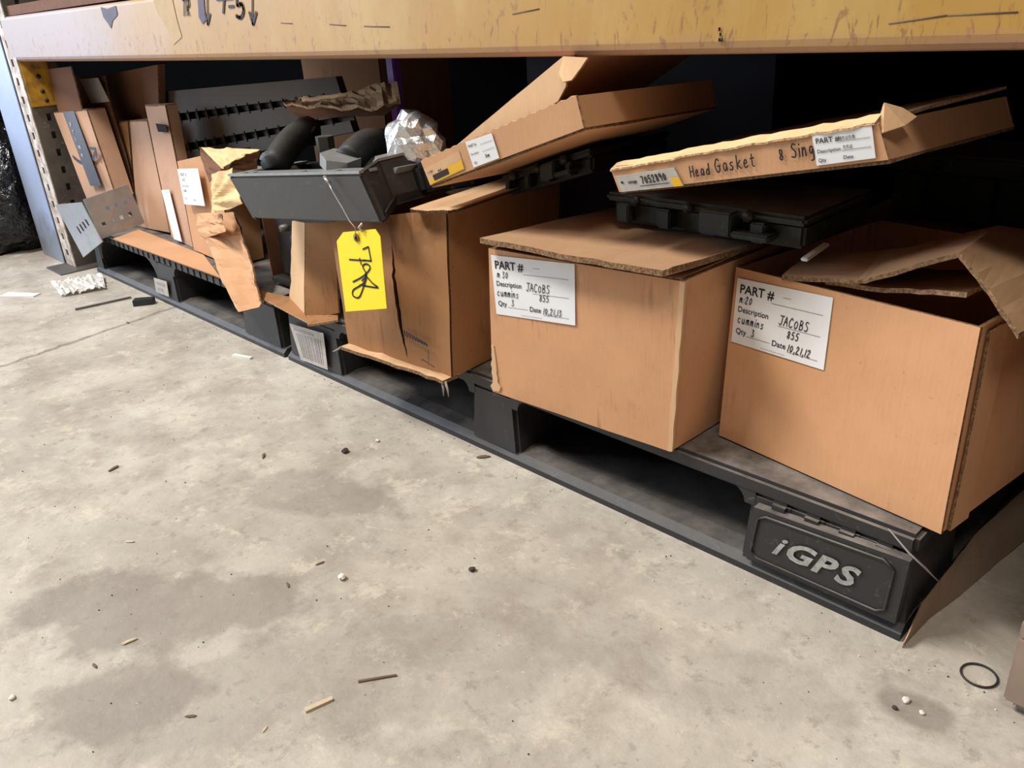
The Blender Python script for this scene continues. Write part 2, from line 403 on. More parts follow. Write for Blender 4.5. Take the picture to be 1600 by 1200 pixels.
# --- writing: printed text and pen strokes, both mapped into a quad (u right, v up, both 0..1)
class Ink:
    def __init__(s, q, off=0.0006): s.q = [V(p) for p in q]; s.n = qnorm(q); s.off = off; s.v = []; s.f = []
    def P(s, u, v): return bil(s.q, u, 1 - v) + s.n * s.off
    def size(s): return ((s.q[1] - s.q[0]).length, (s.q[3] - s.q[0]).length)
    def text(s, txt, u, v, h, bold=0.0, stretch=1.0, shear=0.0):
        """h = cap height as a fraction of the quad's height"""
        cu = bpy.data.curves.new('t', 'FONT'); cu.body = txt; cu.size = 1; cu.offset = bold; cu.shear = shear; cu.resolution_u = 3
        o = bpy.data.objects.new('t', cu); COL.objects.link(o)
        dg = bpy.context.evaluated_depsgraph_get(); me = bpy.data.meshes.new_from_object(o.evaluated_get(dg))
        w, hh = s.size(); k = len(s.v); sc = h / 0.7
        for p in me.vertices: s.v.append(s.P(u + p.co.x * sc * stretch * hh / w, v + p.co.y * sc))
        for p in me.polygons: s.f.append([k + i for i in p.vertices])
        bpy.data.objects.remove(o); bpy.data.curves.remove(cu); bpy.data.meshes.remove(me)
    def stroke(s, pts, wd):
        """pts in quad units, wd in metres"""
        P = [s.P(*p) for p in pts]
        for i in range(len(P) - 1):
            d = P[i + 1] - P[i]
            if d.length < 1e-7: continue
            d.normalize(); sd = s.n.cross(d) * (wd / 2); e = d * (wd * 0.35); k = len(s.v)
            s.v += [P[i] - sd - e, P[i + 1] - sd + e, P[i + 1] + sd + e, P[i] + sd - e]; s.f.append([k, k + 1, k + 2, k + 3])
    def hand(s, txt, u, v, h, wd, adv=0.62, shear=0.15, rise=0.0):
        w, hh = s.size(); x = u
        for ch in txt:
            if ch in GLYPH:
                for pl in GLYPH[ch]:
                    s.stroke([(x + (px + shear * py) * h * hh / w * 0.8, v + py * h) for px, py in smooth_pl(pl)], wd)
            a = GADV.get(ch, adv) * h * hh / w; x += a; v += rise * a
        return x
    def fill(s, pts):
        k = len(s.v); s.v += [s.P(*p) for p in pts]; s.f.append(list(range(k, k + len(pts))))
    def rect(s, u0, v0, u1, v1):
        k = len(s.v); s.v += [s.P(u0, v0), s.P(u1, v0), s.P(u1, v1), s.P(u0, v1)]; s.f.append([k, k + 1, k + 2, k + 3])
    def build(s, name, mat, parent): return mesh(name, s.v, s.f, mat, parent)
def smooth_pl(pl):
    if len(pl) < 4: return pl
    out = []
    for i in range(len(pl) - 1):
        p0 = pl[max(0, i - 1)]; p1 = pl[i]; p2 = pl[i + 1]; p3 = pl[min(len(pl) - 1, i + 2)]
        for k in range(3):
            a = k / 3
            out.append(tuple(0.5 * (2 * p1[c] + (p2[c] - p0[c]) * a + (2 * p0[c] - 5 * p1[c] + 4 * p2[c] - p3[c]) * a * a + (3 * p1[c] - p0[c] - 3 * p2[c] + p3[c]) * a ** 3) for c in (0, 1)))
    out.append(pl[-1]); return out
GLYPH = {
 'J': [[(0.1, 1), (0.7, 1)], [(0.42, 1), (0.42, 0.2), (0.25, 0), (0.05, 0.15)]],
 'A': [[(0, 0), (0.28, 1), (0.55, 0)], [(0.1, 0.4), (0.48, 0.42)]],
 'C': [[(0.5, 0.8), (0.3, 1), (0.05, 0.6), (0.1, 0.1), (0.35, 0), (0.52, 0.15)]],
 'O': [[(0.25, 0.8), (0.05, 0.45), (0.2, 0), (0.45, 0.15), (0.48, 0.6), (0.25, 0.8)]],
 'B': [[(0.08, 0), (0.08, 1)], [(0.08, 1), (0.4, 0.9), (0.38, 0.6), (0.1, 0.52), (0.48, 0.4), (0.45, 0.08), (0.08, 0)]],
 'S': [[(0.5, 0.9), (0.25, 1), (0.1, 0.75), (0.45, 0.4), (0.35, 0.02), (0.02, 0.08)]],
 'c': [[(0.4, 0.5), (0.2, 0.6), (0.05, 0.3), (0.2, 0), (0.42, 0.1)]],
 'u': [[(0.05, 0.6), (0.08, 0.1), (0.25, 0), (0.4, 0.2), (0.42, 0.6), (0.45, 0)]],
 'm': [[(0.02, 0), (0.08, 0.6), (0.12, 0.45), (0.25, 0.6), (0.28, 0.05), (0.3, 0.45), (0.44, 0.6), (0.5, 0)]],
 'i': [[(0.1, 0.6), (0.1, 0)], [(0.12, 0.85), (0.14, 0.92)]],
 'n': [[(0.05, 0), (0.08, 0.6), (0.1, 0.4), (0.28, 0.6), (0.38, 0.4), (0.4, 0)]],
 's': [[(0.35, 0.55), (0.12, 0.55), (0.12, 0.38), (0.32, 0.2), (0.22, 0), (0.02, 0.05)]],
 '0': [[(0.25, 0.85), (0.06, 0.5), (0.2, 0), (0.42, 0.3), (0.42, 0.65), (0.25, 0.85)]],
 '1': [[(0.2, 0.9), (0.1, 0)]],
 '2': [[(0.05, 0.7), (0.25, 0.95), (0.42, 0.7), (0.05, 0.02), (0.48, 0.02)]],
 '3': [[(0.05, 0.9), (0.4, 0.85), (0.2, 0.52), (0.45, 0.3), (0.3, 0), (0.02, 0.1)]],
 '5': [[(0.48, 0.95), (0.15, 0.92), (0.1, 0.55), (0.38, 0.55), (0.4, 0.15), (0.2, 0), (0.02, 0.1)]],
 '7': [[(0.05, 0.95), (0.48, 0.95), (0.15, 0)]],
 '8': [[(0.4, 0.85), (0.15, 0.9), (0.15, 0.6), (0.42, 0.3), (0.3, 0), (0.08, 0.2), (0.4, 0.6), (0.4, 0.85)]],
 '9': [[(0.42, 0.7), (0.25, 0.95), (0.08, 0.7), (0.25, 0.5), (0.42, 0.7), (0.36, 0)]],
 ',': [[(0.12, 0.12), (0.02, -0.2)]], ':': [[(0.1, 0.1), (0.12, 0.16)], [(0.1, 0.5), (0.12, 0.56)]],
 'H': [[(0.05, 0), (0.05, 1)], [(0.5, 0), (0.5, 1)], [(0.05, 0.5), (0.5, 0.52)]],
 'e': [[(0.05, 0.3), (0.35, 0.36), (0.25, 0.6), (0.06, 0.35), (0.18, 0), (0.42, 0.1)]],
 'a': [[(0.38, 0.5), (0.18, 0.6), (0.05, 0.25), (0.2, 0), (0.38, 0.3), (0.38, 0.55), (0.42, 0)]],
 'd': [[(0.38, 0.35), (0.2, 0.5), (0.05, 0.2), (0.2, 0), (0.38, 0.2), (0.42, 1), (0.42, 0)]],
 'G': [[(0.5, 0.85), (0.28, 1), (0.04, 0.55), (0.2, 0), (0.5, 0.1), (0.52, 0.45)], [(0.3, 0.45), (0.6, 0.46)]],
 'k': [[(0.05, 0), (0.08, 1)], [(0.4, 0.6), (0.08, 0.28), (0.45, 0)]],
 't': [[(0.2, 0.9), (0.18, 0.1), (0.35, 0)], [(0.02, 0.6), (0.4, 0.62)]],
 'g': [[(0.38, 0.5), (0.18, 0.6), (0.05, 0.3), (0.22, 0.1), (0.38, 0.4), (0.4, -0.3), (0.15, -0.4)]],
 'T': [[(0, 1), (0.6, 1)], [(0.3, 1), (0.3, 0)]],
 'R': [[(0.08, 0), (0.08, 1), (0.42, 0.95), (0.42, 0.6), (0.1, 0.5), (0.5, 0)]],
 '-': [[(0.05, 0.45), (0.45, 0.47)]],
}
GADV = {' ': 0.4, ',': 0.28, ':': 0.3, 'i': 0.28, '1': 0.35, 'G': 0.72, 'm': 0.62}

# ================================================================== SETTING
mesh('floor', [(-9, -7, 0), (5, -7, 0), (5, 1.3, 0), (-9, 1.3, 0)], [(0, 1, 2, 3)], 'concrete', kind='structure')
boxo('wall_left', (-8.6, -7, 0), (-8.5, 1.3, 3.2), 'wall_unlit', kind='structure')
boxo('wall_back', (-9, 1.3, 0), (5, 1.4, 3.2), 'wall_unlit', kind='structure')

# ------------------------------------------------------------------ pallet rack
PX = -2.5           # inner side of the upright post
BY = -0.03          # front of the beam
beam = thing('rack_beam', (-0.6, 0, 0.597), 'worn yellow steel rack beam with marker writing above the cartons', 'rack beam')
prof = []
for (cy, cz, a0) in ((BY + 0.012, 0.597 + 0.012, 180), (0.03 - 0.006, 0.597 + 0.006, 270), (0.03 - 0.006, 0.712 - 0.006, 0), (BY + 0.008, 0.712 - 0.008, 90)):
    r = 0.012 if a0 == 180 else (0.008 if a0 == 90 else 0.006)
    for k in range(4):
        a = math.radians(a0 + k * 30); prof.append((cy + r * math.cos(a), cz + r * math.sin(a)))
NXB = 60
def bz(x, y, z):    # slight dents and sag of a used beam
    sag = -0.004 * math.sin(math.pi * (x + 2.5) / 3.8)
    return (x, y + 0.0003 * noise.noise(V((x * 4, z * 9, 1.7))), z + sag)
vs = []; fs = []; L = len(prof)
for i in range(NXB + 1):
    x = -2.545 + i * (1.3 + 2.545) / NXB
    for (y, z) in prof: vs.append(bz(x, y, z))
for i in range(NXB):
    for k in range(L): fs.append((i * L + k, (i + 1) * L + k, (i + 1) * L + (k + 1) % L, i * L + (k + 1) % L))
fs.append(tuple(range(L))); fs.append(tuple(reversed(range(NXB * L, NXB * L + L))))
mesh('beam_body', vs, fs, 'yellow_paint', beam, smooth=False)
# connector plate and its rivets
prism('end_connector', [(PX + 0.002, BY + 0.004, 0.475), (PX + 0.002, 0.045, 0.475), (PX + 0.002, 0.045, 0.60), (PX + 0.002, BY + 0.004, 0.60)], (0.006, 0, 0), 'yellow_plain', beam, bevel=0.0015)
for (y, z) in ((0.012, 0.555), (0.012, 0.515), (0.016, 0.49)):
    tubeo('rivet', [(PX + 0.007, y, z), (PX + 0.011, y, z)], 0.006, 'rubber', beam, 10)
# marker writing on the beam
bq = [(-1.3617,-0.0310,0.7095), (-1.0948,-0.0310,0.6965), (-1.1145,-0.0310,0.6446), (-1.3922,-0.0310,0.6509)]
ink = Ink(bq, 0.0003)
ink.hand('TR', 0.0, 0.36, 0.42, 0.0035, shear=0.0)
ink.stroke([(0.36, 1.0), (0.37, 0.2)], 0.004); ink.stroke([(0.335, 0.38), (0.372, 0.1), (0.40, 0.38)], 0.0055)
ink.stroke([(0.50, 0.80), (0.70, 0.82)], 0.006); ink.stroke([(0.60, 0.95), (0.585, 0.42)], 0.006)
ink.stroke([(0.66, 0.58), (0.72, 0.59)], 0.005)
ink.stroke(smooth_pl([(0.86, 0.92), (0.77, 0.90), (0.765, 0.62), (0.82, 0.66), (0.845, 0.45), (0.81, 0.27), (0.755, 0.32)]), 0.006)
ink.stroke([(0.955, 1.0), (0.955, 0.2)], 0.004); ink.stroke([(0.92, 0.4), (0.962, 0.08), (1.0, 0.4)], 0.006)
ink.build('marker_writing', 'marker', beam)
sm = Ink(bq, 0.0002)
sm.fill([(0.22, 1.0), (0.31, 0.98), (0.325, 0.6), (0.345, 0.22), (0.30, 0.10), (0.245, 0.3), (0.235, 0.62)])
sm.build('ink_smudge', 'marker_violet', beam)
sm = Ink([(-1.7949,-0.0310,0.7123), (-1.6538,-0.0310,0.7056), (-1.6895,-0.0310,0.6522), (-1.8367,-0.0310,0.6562)], 0.0003)
sm.fill([(0.18, 0.88), (0.45, 0.80), (0.78, 0.92), (0.85, 0.6), (0.66, 0.4), (0.6, 0.12), (0.48, 0.3), (0.3, 0.52)])
sm.build('ink_smudge', 'marker_violet', beam)
sm = Ink([(-0.2420,-0.0310,0.6190), (-0.2201,-0.0310,0.6183), (-0.2192,-0.0310,0.6041), (-0.2412,-0.0310,0.6046)], 0.0003)
sm.hand('m', 0.15, 0.68, 0.3, 0.001); sm.hand('n', 0.2, 0.36, 0.3, 0.001); sm.hand('mu', 0.15, 0.05, 0.3, 0.001)
sm.build('small_print', 'marker_violet', beam)
mesh('tape_scrap', [(-1.4973,-0.0308,0.7082), (-1.4109,-0.0308,0.7058), (-1.4095,-0.0308,0.6668), (-1.4033,-0.0308,0.6357), (-1.4472,-0.0308,0.6231), (-1.4585,-0.0308,0.6506), (-1.4890,-0.0308,0.6809)], [(0, 1, 2, 6), (6, 2, 5), (2, 3, 4, 5)], 'tape_beige', beam)
for (px) in ([(-1.0352,-0.0310,0.6477), (-1.0009,-0.0310,0.6457)], [(-0.8976,-0.0310,0.6414), (-0.8551,-0.0310,0.6383)], [(-0.8112,-0.0310,0.6361), (-0.7519,-0.0310,0.6335)], [(-0.5141,-0.0310,0.6398), (-0.4710,-0.0310,0.6433)], [(-0.0800,-0.0310,0.6154), (-0.0355,-0.0310,0.6198)], [(-0.0355,-0.0310,0.6198), (0.0133,-0.0310,0.6200)]):
    tubeo('scratch', [V(px[0]) + V((0, 0.0008, 0)), V(px[1]) + V((0, 0.0008, 0))], 0.0007, 'leaf_brown', beam, 5)

post = thing('rack_upright', (-2.545, 0.02, 0), 'perforated grey steel rack upright holding the yellow beam', 'rack upright')
zs_ = [0.004]; hol = []; k = 0
while zs_[-1] < 0.86:
    zs_ += [zs_[-1] + 0.030, zs_[-1] + 0.050]
rows = len(zs_) - 1
perforated('front_face', (PX - 0.085, BY, 0), (1, 0, 0), (0, 0, 1), [0, 0.030, 0.050, 0.085], zs_, [(1, j) for j in range(1, rows, 2)], 0.003, 'post_white', post)
perforated('side_face', (PX, BY + 0.003, 0), (0, 1, 0), (0, 0, 1), [0, 0.034, 0.046, 0.10], zs_, [(1, j) for j in range(1, rows, 2)], 0.003, 'post_grey', post)
boxo('outer_face', (PX - 0.085, BY + 0.003, 0.004), (PX - 0.082, BY + 0.103, zs_[-1]), 'post_grey', post)
boxo('back_lip', (PX - 0.082, BY + 0.10, 0.004), (PX - 0.003, BY + 0.103, zs_[-1]), 'post_grey', post)
boxo('foot_plate', (PX - 0.087, BY - 0.06, 0), (PX + 0.05, BY + 0.13, 0.004), 'steel_plate', post)

pn = thing('sheet_metal_guard', (-2.68, -0.02, 0), 'galvanised sheet panel with bluish daylight in its colour standing left of the perforated rack upright', 'metal panel')
bm = bmesh.new(); bbox(bm, (-2.80, -0.034, 0.0), (-2.592, -0.031, 0.95)); bmobj('panel_face', bm, 'galvanised_daylit', pn)
bm = bmesh.new(); bbox(bm, (-2.803, -0.034, 0.0), (-2.80, 0.03, 0.95)); bmobj('panel_return', bm, 'galvanised_daylit', pn)

deck = boxo('shelf_deck', (-2.496, BY + 0.012, 0.714), (1.3, 1.1, 0.738), 'particle_board', None, label='brown particle board shelf resting on the yellow beam', cat='shelf board')

# bent galvanised bracket lying against the upright on the pallet corner
br = thing('deck_bracket', (-2.3, 0, 0.1), 'bent galvanised bracket with punched holes leaning on the pallet corner', 'bracket')
fq = [(-2.4906,-0.0400,0.2001), (-2.2129,-0.0470,0.2395), (-2.1953,-0.0260,0.1269), (-2.3741,-0.0360,0.0568)]
patch('front_flange', fq, 0.003, ['galvanised'], br, 4, 4, wob=0.0)
sl = Ink([bil(fq, 0.30, 0.42), bil(fq, 0.95, 0.30), bil(fq, 1.0, 0.62), bil(fq, 0.32, 0.75)], 0.0007)
for k in range(4): sl.rect(0.1 + 0.22 * k, 0.35, 0.16 + 0.22 * k, 0.8)
sl.build('slot', 'hole_dark', br)
us = [0, .018, .028, .045, .055, .07, .08, .095, .105, .128]; vv = [0, .03, .042, .066, .078, .115]
perforated('side_flange', V((-2.2000,-0.0246,0.1259)) + V((0, 0, 0.008)), (V((-2.2000,0.0781,0.1423)) - V((-2.2000,-0.0246,0.1259))).normalized(), (V((-2.2000,-0.0465,0.2512)) - V((-2.2000,-0.0246,0.1259))).normalized(), us, vv,
           [(1, 1), (3, 1), (5, 1), (7, 1), (3, 3), (5, 3), (7, 3)], 0.003, 'galvanised', br)

# ------------------------------------------------------------------ plastic pallets
def pallet(x0, x1, blocks, label, open_x, ribs=False):
    D = 1.0; r = thing('plastic_pallet', ((x0 + x1) / 2, D / 2, 0), label, 'pallet', None)
    # top deck with thick rim; the lip drops between the blocks
    bm = bmesh.new(); bbox(bm, (x0, 0.004, 0.108), (x1, D, 0.132)); bmobj('top_deck', bm, 'pallet_plastic', r, bevel=0.005)
    # bottom frame
    for (a, b) in ((0.0, 0.15), (D / 2 - 0.06, D / 2 + 0.06), (D - 0.15, D)):
        pr = [(x0, a, 0.0), (x0, b, 0.0), (x0, b, 0.012), (x0, a + 0.035, 0.022), (x0, a + 0.010, 0.018), (x0, a, 0.009)]
        prism('bottom_rail', pr, (x1 - x0, 0, 0), 'pallet_rail', r)
    for (a, b) in blocks:
        boxo('cross_rail', (a + 0.005, 0.15, 0.0), (b - 0.005, D - 0.15, 0.014), 'pallet_rail', r)
        for (ya, yb) in ((0.003, 0.15), (D / 2 - 0.06, D / 2 + 0.06), (D - 0.15, D - 0.003)):
            bm = bmesh.new()
            t_ = 0.008
            hexa(bm, [(a, ya, 0.012), (b, ya, 0.012), (b, yb, 0.012), (a, yb, 0.012)], [(a + t_, ya + 0.004, 0.112), (b - t_, ya + 0.004, 0.112), (b - t_, yb, 0.112), (a + t_, yb, 0.112)])
            bmobj('block', bm, 'pallet_plastic', r, bevel=0.006)
    # haunches that round the upper corners of the openings
    for (a, b, s) in open_x:
        for (xc, sg) in ((a, 1), (b, -1)):
            pts = [(xc - sg * 0.014, 0.006, 0.112)] + [(xc + sg * (s - s * math.sin(q)), 0.006, 0.112 - (s - s * math.cos(q)) * 0.9) for q in [k * math.pi / 10 for k in range(6)]] + [(xc - sg * 0.014, 0.006, 0.112 - s * 0.9)]
            bm = bmesh.new(); hexa(bm, pts, [V(p) + V((0, 0.12, 0)) for p in pts]); bmobj('haunch', bm, 'pallet_plastic', r)
    # ribs under the front lip
    n = int((x1 - x0) / 0.034)
    for k in range(n if ribs else 0):
        x = x0 + 0.02 + k * 0.034
        boxo('lip_rib', (x, 0.0015, 0.112), (x + 0.020, 0.006, 0.1285), 'pallet_plastic', r, bevel=0.001)
    return r
nb = [(-1.268, -1.068), (-0.695, -0.585), (-0.198, 0.0)]
p1 = pallet(-1.275, 0.0, nb, 'black plastic pallet with white lettering under the large cartons', [(-1.068, -0.695, 0.02), (-0.585, -0.198, 0.022)])
fb = [(-2.40, -2.335), (-1.93, -1.815), (-1.47, -1.30)]
p2 = pallet(-2.40, -1.293, fb, 'black plastic pallet beside the rack upright under the small cartons', [(-2.335, -1.93, 0.07), (-1.815, -1.47, 0.03)], True)
# raised panel with the name on the end block
lp = [(-0.1787,-0.0060,0.0990), (-0.0014,-0.0060,0.1078), (-0.0057,-0.0060,0.0248), (-0.1889,-0.0060,0.0248)]
pan = patch('logo_panel', lp, 0.012, ['pallet_plastic'], p1, 8, 6, wob=0.0)
fr = [bil(lp, u, v) + V((0, -0.0012, 0)) for u, v in ((0.10, 0.10), (0.86, 0.10), (0.93, 0.2), (0.93, 0.84), (0.88, 0.92), (0.1, 0.92), (0.05, 0.82), (0.05, 0.18))]
tubeo('panel_border', fr, 0.0016, 'pallet_plastic', pan, 6, True)
ik = Ink(lp, 0.0022)
for it in (('i', 0.185, 0.32, 0.34, 0.022, 1.2, 0.35), ('G', 0.265, 0.33, 0.32, 0.035, 1.25, 0.3), ('P', 0.455, 0.31, 0.32, 0.035, 1.25, 0.3), ('S', 0.605, 0.30, 0.32, 0.035, 1.25, 0.3)):
    ik = Ink(lp, 0.0022); ik.text(*it); ik.build('logo_letter', 'logo_white', pan)
# scalloped cavity between panel and deck
for k in range(4):
    x = -0.165 + 0.040 * k
    boxo('lip_lug', (x, 0.0005, 0.096), (x + 0.026, 0.012, 0.112), 'pallet_plastic', p1, bevel=0.005)
lb = [(-1.2382,-0.0030,0.0915), (-1.1089,-0.0030,0.0992), (-1.1146,-0.0030,0.0207), (-1.2170,-0.0030,0.0162)]
l1 = patch('barcode_label', lb, 0.001, ['label_grey'], p1, 2, 2, wob=0)
bc = Ink(lb); u = 0.14
while u < 0.9:
    w_ = random.choice((0.015, 0.03, 0.05)); bc.rect(u, 0.1, u + w_, 0.78); u += w_ + random.choice((0.03, 0.05))
bc.rect(0.1, 0.84, 0.7, 0.9); bc.build('barcode', 'ink_faint', l1)
lb = [(-1.9397,-0.0020,0.0626), (-1.8563,-0.0020,0.0672), (-1.8642,-0.0020,0.0244), (-1.9465,-0.0020,0.0225)]
l1 = patch('paper_label', lb, 0.001, ['label_grey'], p2, 2, 2, wob=0)
bc = Ink(lb); bc.rect(0.2, 0.6, 0.8, 0.8); bc.rect(0.2, 0.2, 0.6, 0.4); bc.build('print', 'ink_faint', l1)

# ================================================================== LARGE CARTONS
def carton(name, label, q, d, mat, parent=None, inner='kraft_dark', cat='carton', front=True, back=True, th=0.004, bow=0.0, edge='kraft_edge', seed=0, top=False, group=None):
    """q = front TL,TR,BR,BL; d = depth vector. Returns the carton."""
    q = [V(p) for p in q]; d = V(d)
    lz = min(p_.z for p_ in q)
    if 0.10 < lz < 0.1335: q = [p_ + V((0, 0, 0.1335 - lz)) if p_.z < 0.2 else p_ for p_ in q]
    base = (q[3] + q[2]) / 2 + d / 2
    r = thing(name, base, label, cat, group)
    dn = d.normalized(); ux = (q[1] - q[0]).normalized()
    if front: patch('front_panel', q, th, [mat, edge], r, 10, 10, disp=lambda u, v: bow * 4 * u * (1 - u) * (0.4 + v * (1 - v)), wob=0.0008, seed=seed)
    f = dn * th
    patch('side_panel', [q[1] + f, q[1] + d, q[2] + d, q[2] + f], th, [mat, edge], r, 8, 8, disp=lambda u, v: bow * 4 * u * (1 - u) * 4 * v * (1 - v), seed=seed + 3)
    patch('side_panel', [q[0] + d, q[0] + f, q[3] + f, q[3] + d], th, [mat, edge], r, 4, 4, seed=seed + 5)
    i = ux * (th + 0.0005)
    if back: patch('back_panel', [q[1] + d - i, q[0] + d + i, q[3] + d + i, q[2] + d - i], th, [mat, edge], r, 2, 2, wob=0)
    patch('bottom_panel', [p_ + V((0, 0, th)) for p_ in (q[3] + d + i - f, q[2] + d - i - f, q[2] + f - i, q[3] + f + i)], th, [mat, edge], r, 2, 2, wob=0)
    if top: patch('top_flap', [q[0] + d, q[1] + d, q[1], q[0]], th, [mat, edge], r, 6, 4, disp=lambda u, v: 0.003, seed=seed + 8)
    return r
def words(parent, q, off, items, mat, name='printed_word'):
    """each word a flat mesh of its own: (text, u, v, cap height, bold, stretch)"""
    for it in items:
        k = Ink(q, off); k.text(*it); k.build(name, mat, parent)
def pens(parent, q, off, items, wd, mat, name='handwritten_word', **kw):
    for (tx, u, v, h) in items:
        k = Ink(q, off); k.hand(tx, u, v, h * 1.12, wd, **kw); k.build(name, mat, parent)
def part_label(parent, q, lines, off=0.0016):
    s = patch('label', q, 0.0006, ['label_white'], parent, 6, 6, disp=lambda u, v: off, wob=0.0)
    words(s, q, off + 0.0005, [('PART #', 0.04, 0.79, 0.13, 0.018), ('Description', 0.04, 0.50, 0.085, 0.008, 0.95), ('Qty', 0.04, 0.16, 0.085, 0.008), ('Date', 0.45, 0.13, 0.085, 0.008)], 'ink')
    for (a, b, c_) in ((0.40, 0.93, 0.74), (0.50, 0.93, 0.44), (0.17, 0.43, 0.15), (0.62, 0.93, 0.10)):
        k = Ink(q, off + 0.0004); k.stroke([(a, c_), (b, c_)], 0.0006); k.build('form_line', 'ink_faint', s)
    k = Ink(q, off + 0.0004)
    for n_ in range(12): k.rect(0.34 + 0.022 * n_, 0.035, 0.352 + 0.022 * n_, 0.045)
    k.rect(0.52, 0.855, 0.60, 0.862); o = k.build('fine_print', 'ink_faint', s); o['kind'] = 'stuff'
    pens(s, q, off + 0.0006, lines, 0.0010, 'ink')
    return s

# --- right carton (open, buckled lid)
rq = [(-0.2655,0.0699,0.3560), (0.0120,0.0304,0.3550), (0.0147,0.0202,0.1350), (-0.2709,0.0609,0.1350)]
rd = V((0.037, 0.30, 0.0))
rc = carton('cardboard_carton', 'large orange kraft carton with buckled open lid on the lettered end of the pallet', rq, rd, 'kraft_orange', seed=2)
part_label(rc, [(-0.2606,0.0687,0.3440), (-0.1366,0.0513,0.3488), (-0.1367,0.0477,0.2669), (-0.2622,0.0654,0.2649)],
           [('m:20', 0.05, 0.645, 0.10), ('JACOBS', 0.50, 0.465, 0.12), ('cummins', 0.05, 0.33, 0.11), ('855', 0.60, 0.30, 0.10), ('3', 0.22, 0.175, 0.10), ('10,21,12', 0.62, 0.115, 0.10)])
pa, pb, pb2, pp = V((-0.2006,0.0580,0.3596)), V((-0.1114,0.0450,0.3746)), V((-0.0928,0.0420,0.3827)), V((-0.0161,0.0300,0.4220))
pc = V((0.0475,0.0120,0.3627))
bk = V((0.03, 0.26, -0.006)); pa2 = V((-0.2183,0.1500,0.3608))
def strip(name, fr, bk_, th, mats, parent, nv=6, up=V((0, 0, 1)), amp=0.0015):
    """sheet lofted between a front polyline and a back polyline (front read left to right, seen from above)"""
    n = len(fr); F = []; B = []
    for j in range(nv + 1):
        for i in range(n):
            p = lerp(bk_[i], fr[i], j / nv); p = p + up * amp * noise.noise(p * 30)
            F.append(p); B.append(p - up * th)
    k = len(F); faces = []; fm = []
    for j in range(nv):
        for i in range(n - 1):
            a = j * n + i; faces.append((a, a + n, a + n + 1, a + 1)); fm.append(0)
            faces.append((k + a, k + a + 1, k + a + n + 1, k + a + n)); fm.append(0)
    rim = list(range(n)) + [n - 1 + j * n for j in range(1, nv + 1)] + [nv * n + i for i in range(n - 2, -1, -1)] + [j * n for j in range(nv - 1, 0, -1)]
    for i in range(len(rim)):
        a, b = rim[i], rim[(i + 1) % len(rim)]
        faces.append((a, b, k + b, k + a)); fm.append(1)
    return mesh(name, F + B, faces, mats, parent, fm, False)
def dens(pts, m=4, jit=0.0, seed=1):
    rnd = random.Random(seed); out = []
    for i in range(len(pts) - 1):
        for k in range(m): out.append(lerp(pts[i], pts[i + 1], k / m) + V((0, rnd.uniform(-jit, jit), rnd.uniform(-jit, jit))))
    out.append(V(pts[-1])); return out
fr = dens([pa, pb, pb2, pp], 4, 0.0008)
bq_ = dens([pa2, V((-0.1504,0.2000,0.3628)), V((-0.1225,0.2000,0.3723)), V((-0.0433,0.2300,0.4008))], 4)
strip('top_flap', fr, bq_, 0.005, ['kraft_inner', 'kraft_edge'], rc)
fr = dens([pp, lerp(pp, pc, .5) + V((0.0, 0.0, 0.003)), pc], 5, 0.0008, 3)
bq_ = dens([V((-0.0433,0.2300,0.4008)), lerp(pp, pc, .5) + bk, pc + bk], 5)
strip('top_flap', fr, bq_, 0.006, ['kraft_inner', 'kraft_edge'], rc)
fr = dens([V((-0.1525,0.0620,0.3621)), V((-0.1002,0.0580,0.3651)), V((-0.0532,0.0580,0.3720)), V((-0.0106,0.0520,0.3785))], 4, 0.0006, 5)
strip('inner_flap', fr, [p + V((0.005, 0.13, -0.012)) for p in fr], 0.005, ['kraft_inner', 'kraft_edge_pale'], rc)
# glued corner seam on the side
sq = [V(rq[1]) + V((0.0015, 0.012, -0.006)), V(rq[1]) + V((0.006, 0.052, -0.006)), V(rq[2]) + V((0.006, 0.046, 0.001)), V(rq[2]) + V((0.0015, 0.010, 0.001))]
patch('corner_seam', [p + V((0.0045, 0, 0)) for p in sq], 0.003, ['kraft_plain', 'kraft_edge'], rc, 2, 8)

# --- middle carton
mq = [(-0.5690,-0.0439,0.3583), (-0.2722,-0.0273,0.3620), (-0.2928,-0.0135,0.1350), (-0.5961,-0.0307,0.1350)]
md = V((0.004, 0.28, 0.0))
mc = carton('cardboard_carton', 'large orange kraft carton with closed wavy lid in the middle of the pallet', mq, md, 'kraft_orange', seed=11)
part_label(mc, [(-0.5644,-0.0431,0.3501), (-0.4221,-0.0357,0.3595), (-0.4283,-0.0306,0.2771), (-0.5670,-0.0377,0.2651)],
           [('m 30', 0.06, 0.645, 0.10), ('JACOBS', 0.42, 0.475, 0.12), ('cummins', 0.04, 0.33, 0.11), ('855', 0.58, 0.33, 0.10), ('3', 0.22, 0.185, 0.10), ('10,21,13', 0.62, 0.12, 0.10)])
f0 = [(-0.5637,-0.0620,0.3761), (-0.5133,-0.0640,0.3787), (-0.4467,-0.0640,0.3790), (-0.3680,-0.0620,0.3794), (-0.3075,-0.0580,0.3803), (-0.2790,-0.0550,0.3801), (-0.2711,-0.0500,0.3844)]
fr = dens(f0, 3, 0.0007, 8)
bb = [V((p.x + 0.012, 0.22, 0.368 + 0.008 * math.sin(3 * k / len(fr)))) for k, p in enumerate(fr)]
strip('top_flap', fr, bb, 0.007, ['kraft_inner', 'kraft_edge'], mc)
fr = dens([(-0.3127,-0.0273,0.3577), (-0.2743,-0.0255,0.3633)], 3, 0.0005, 4)
fr = [p + V((0, 0, 0.003)) for p in fr] + [V((-0.2766,-0.0150,0.3639))]
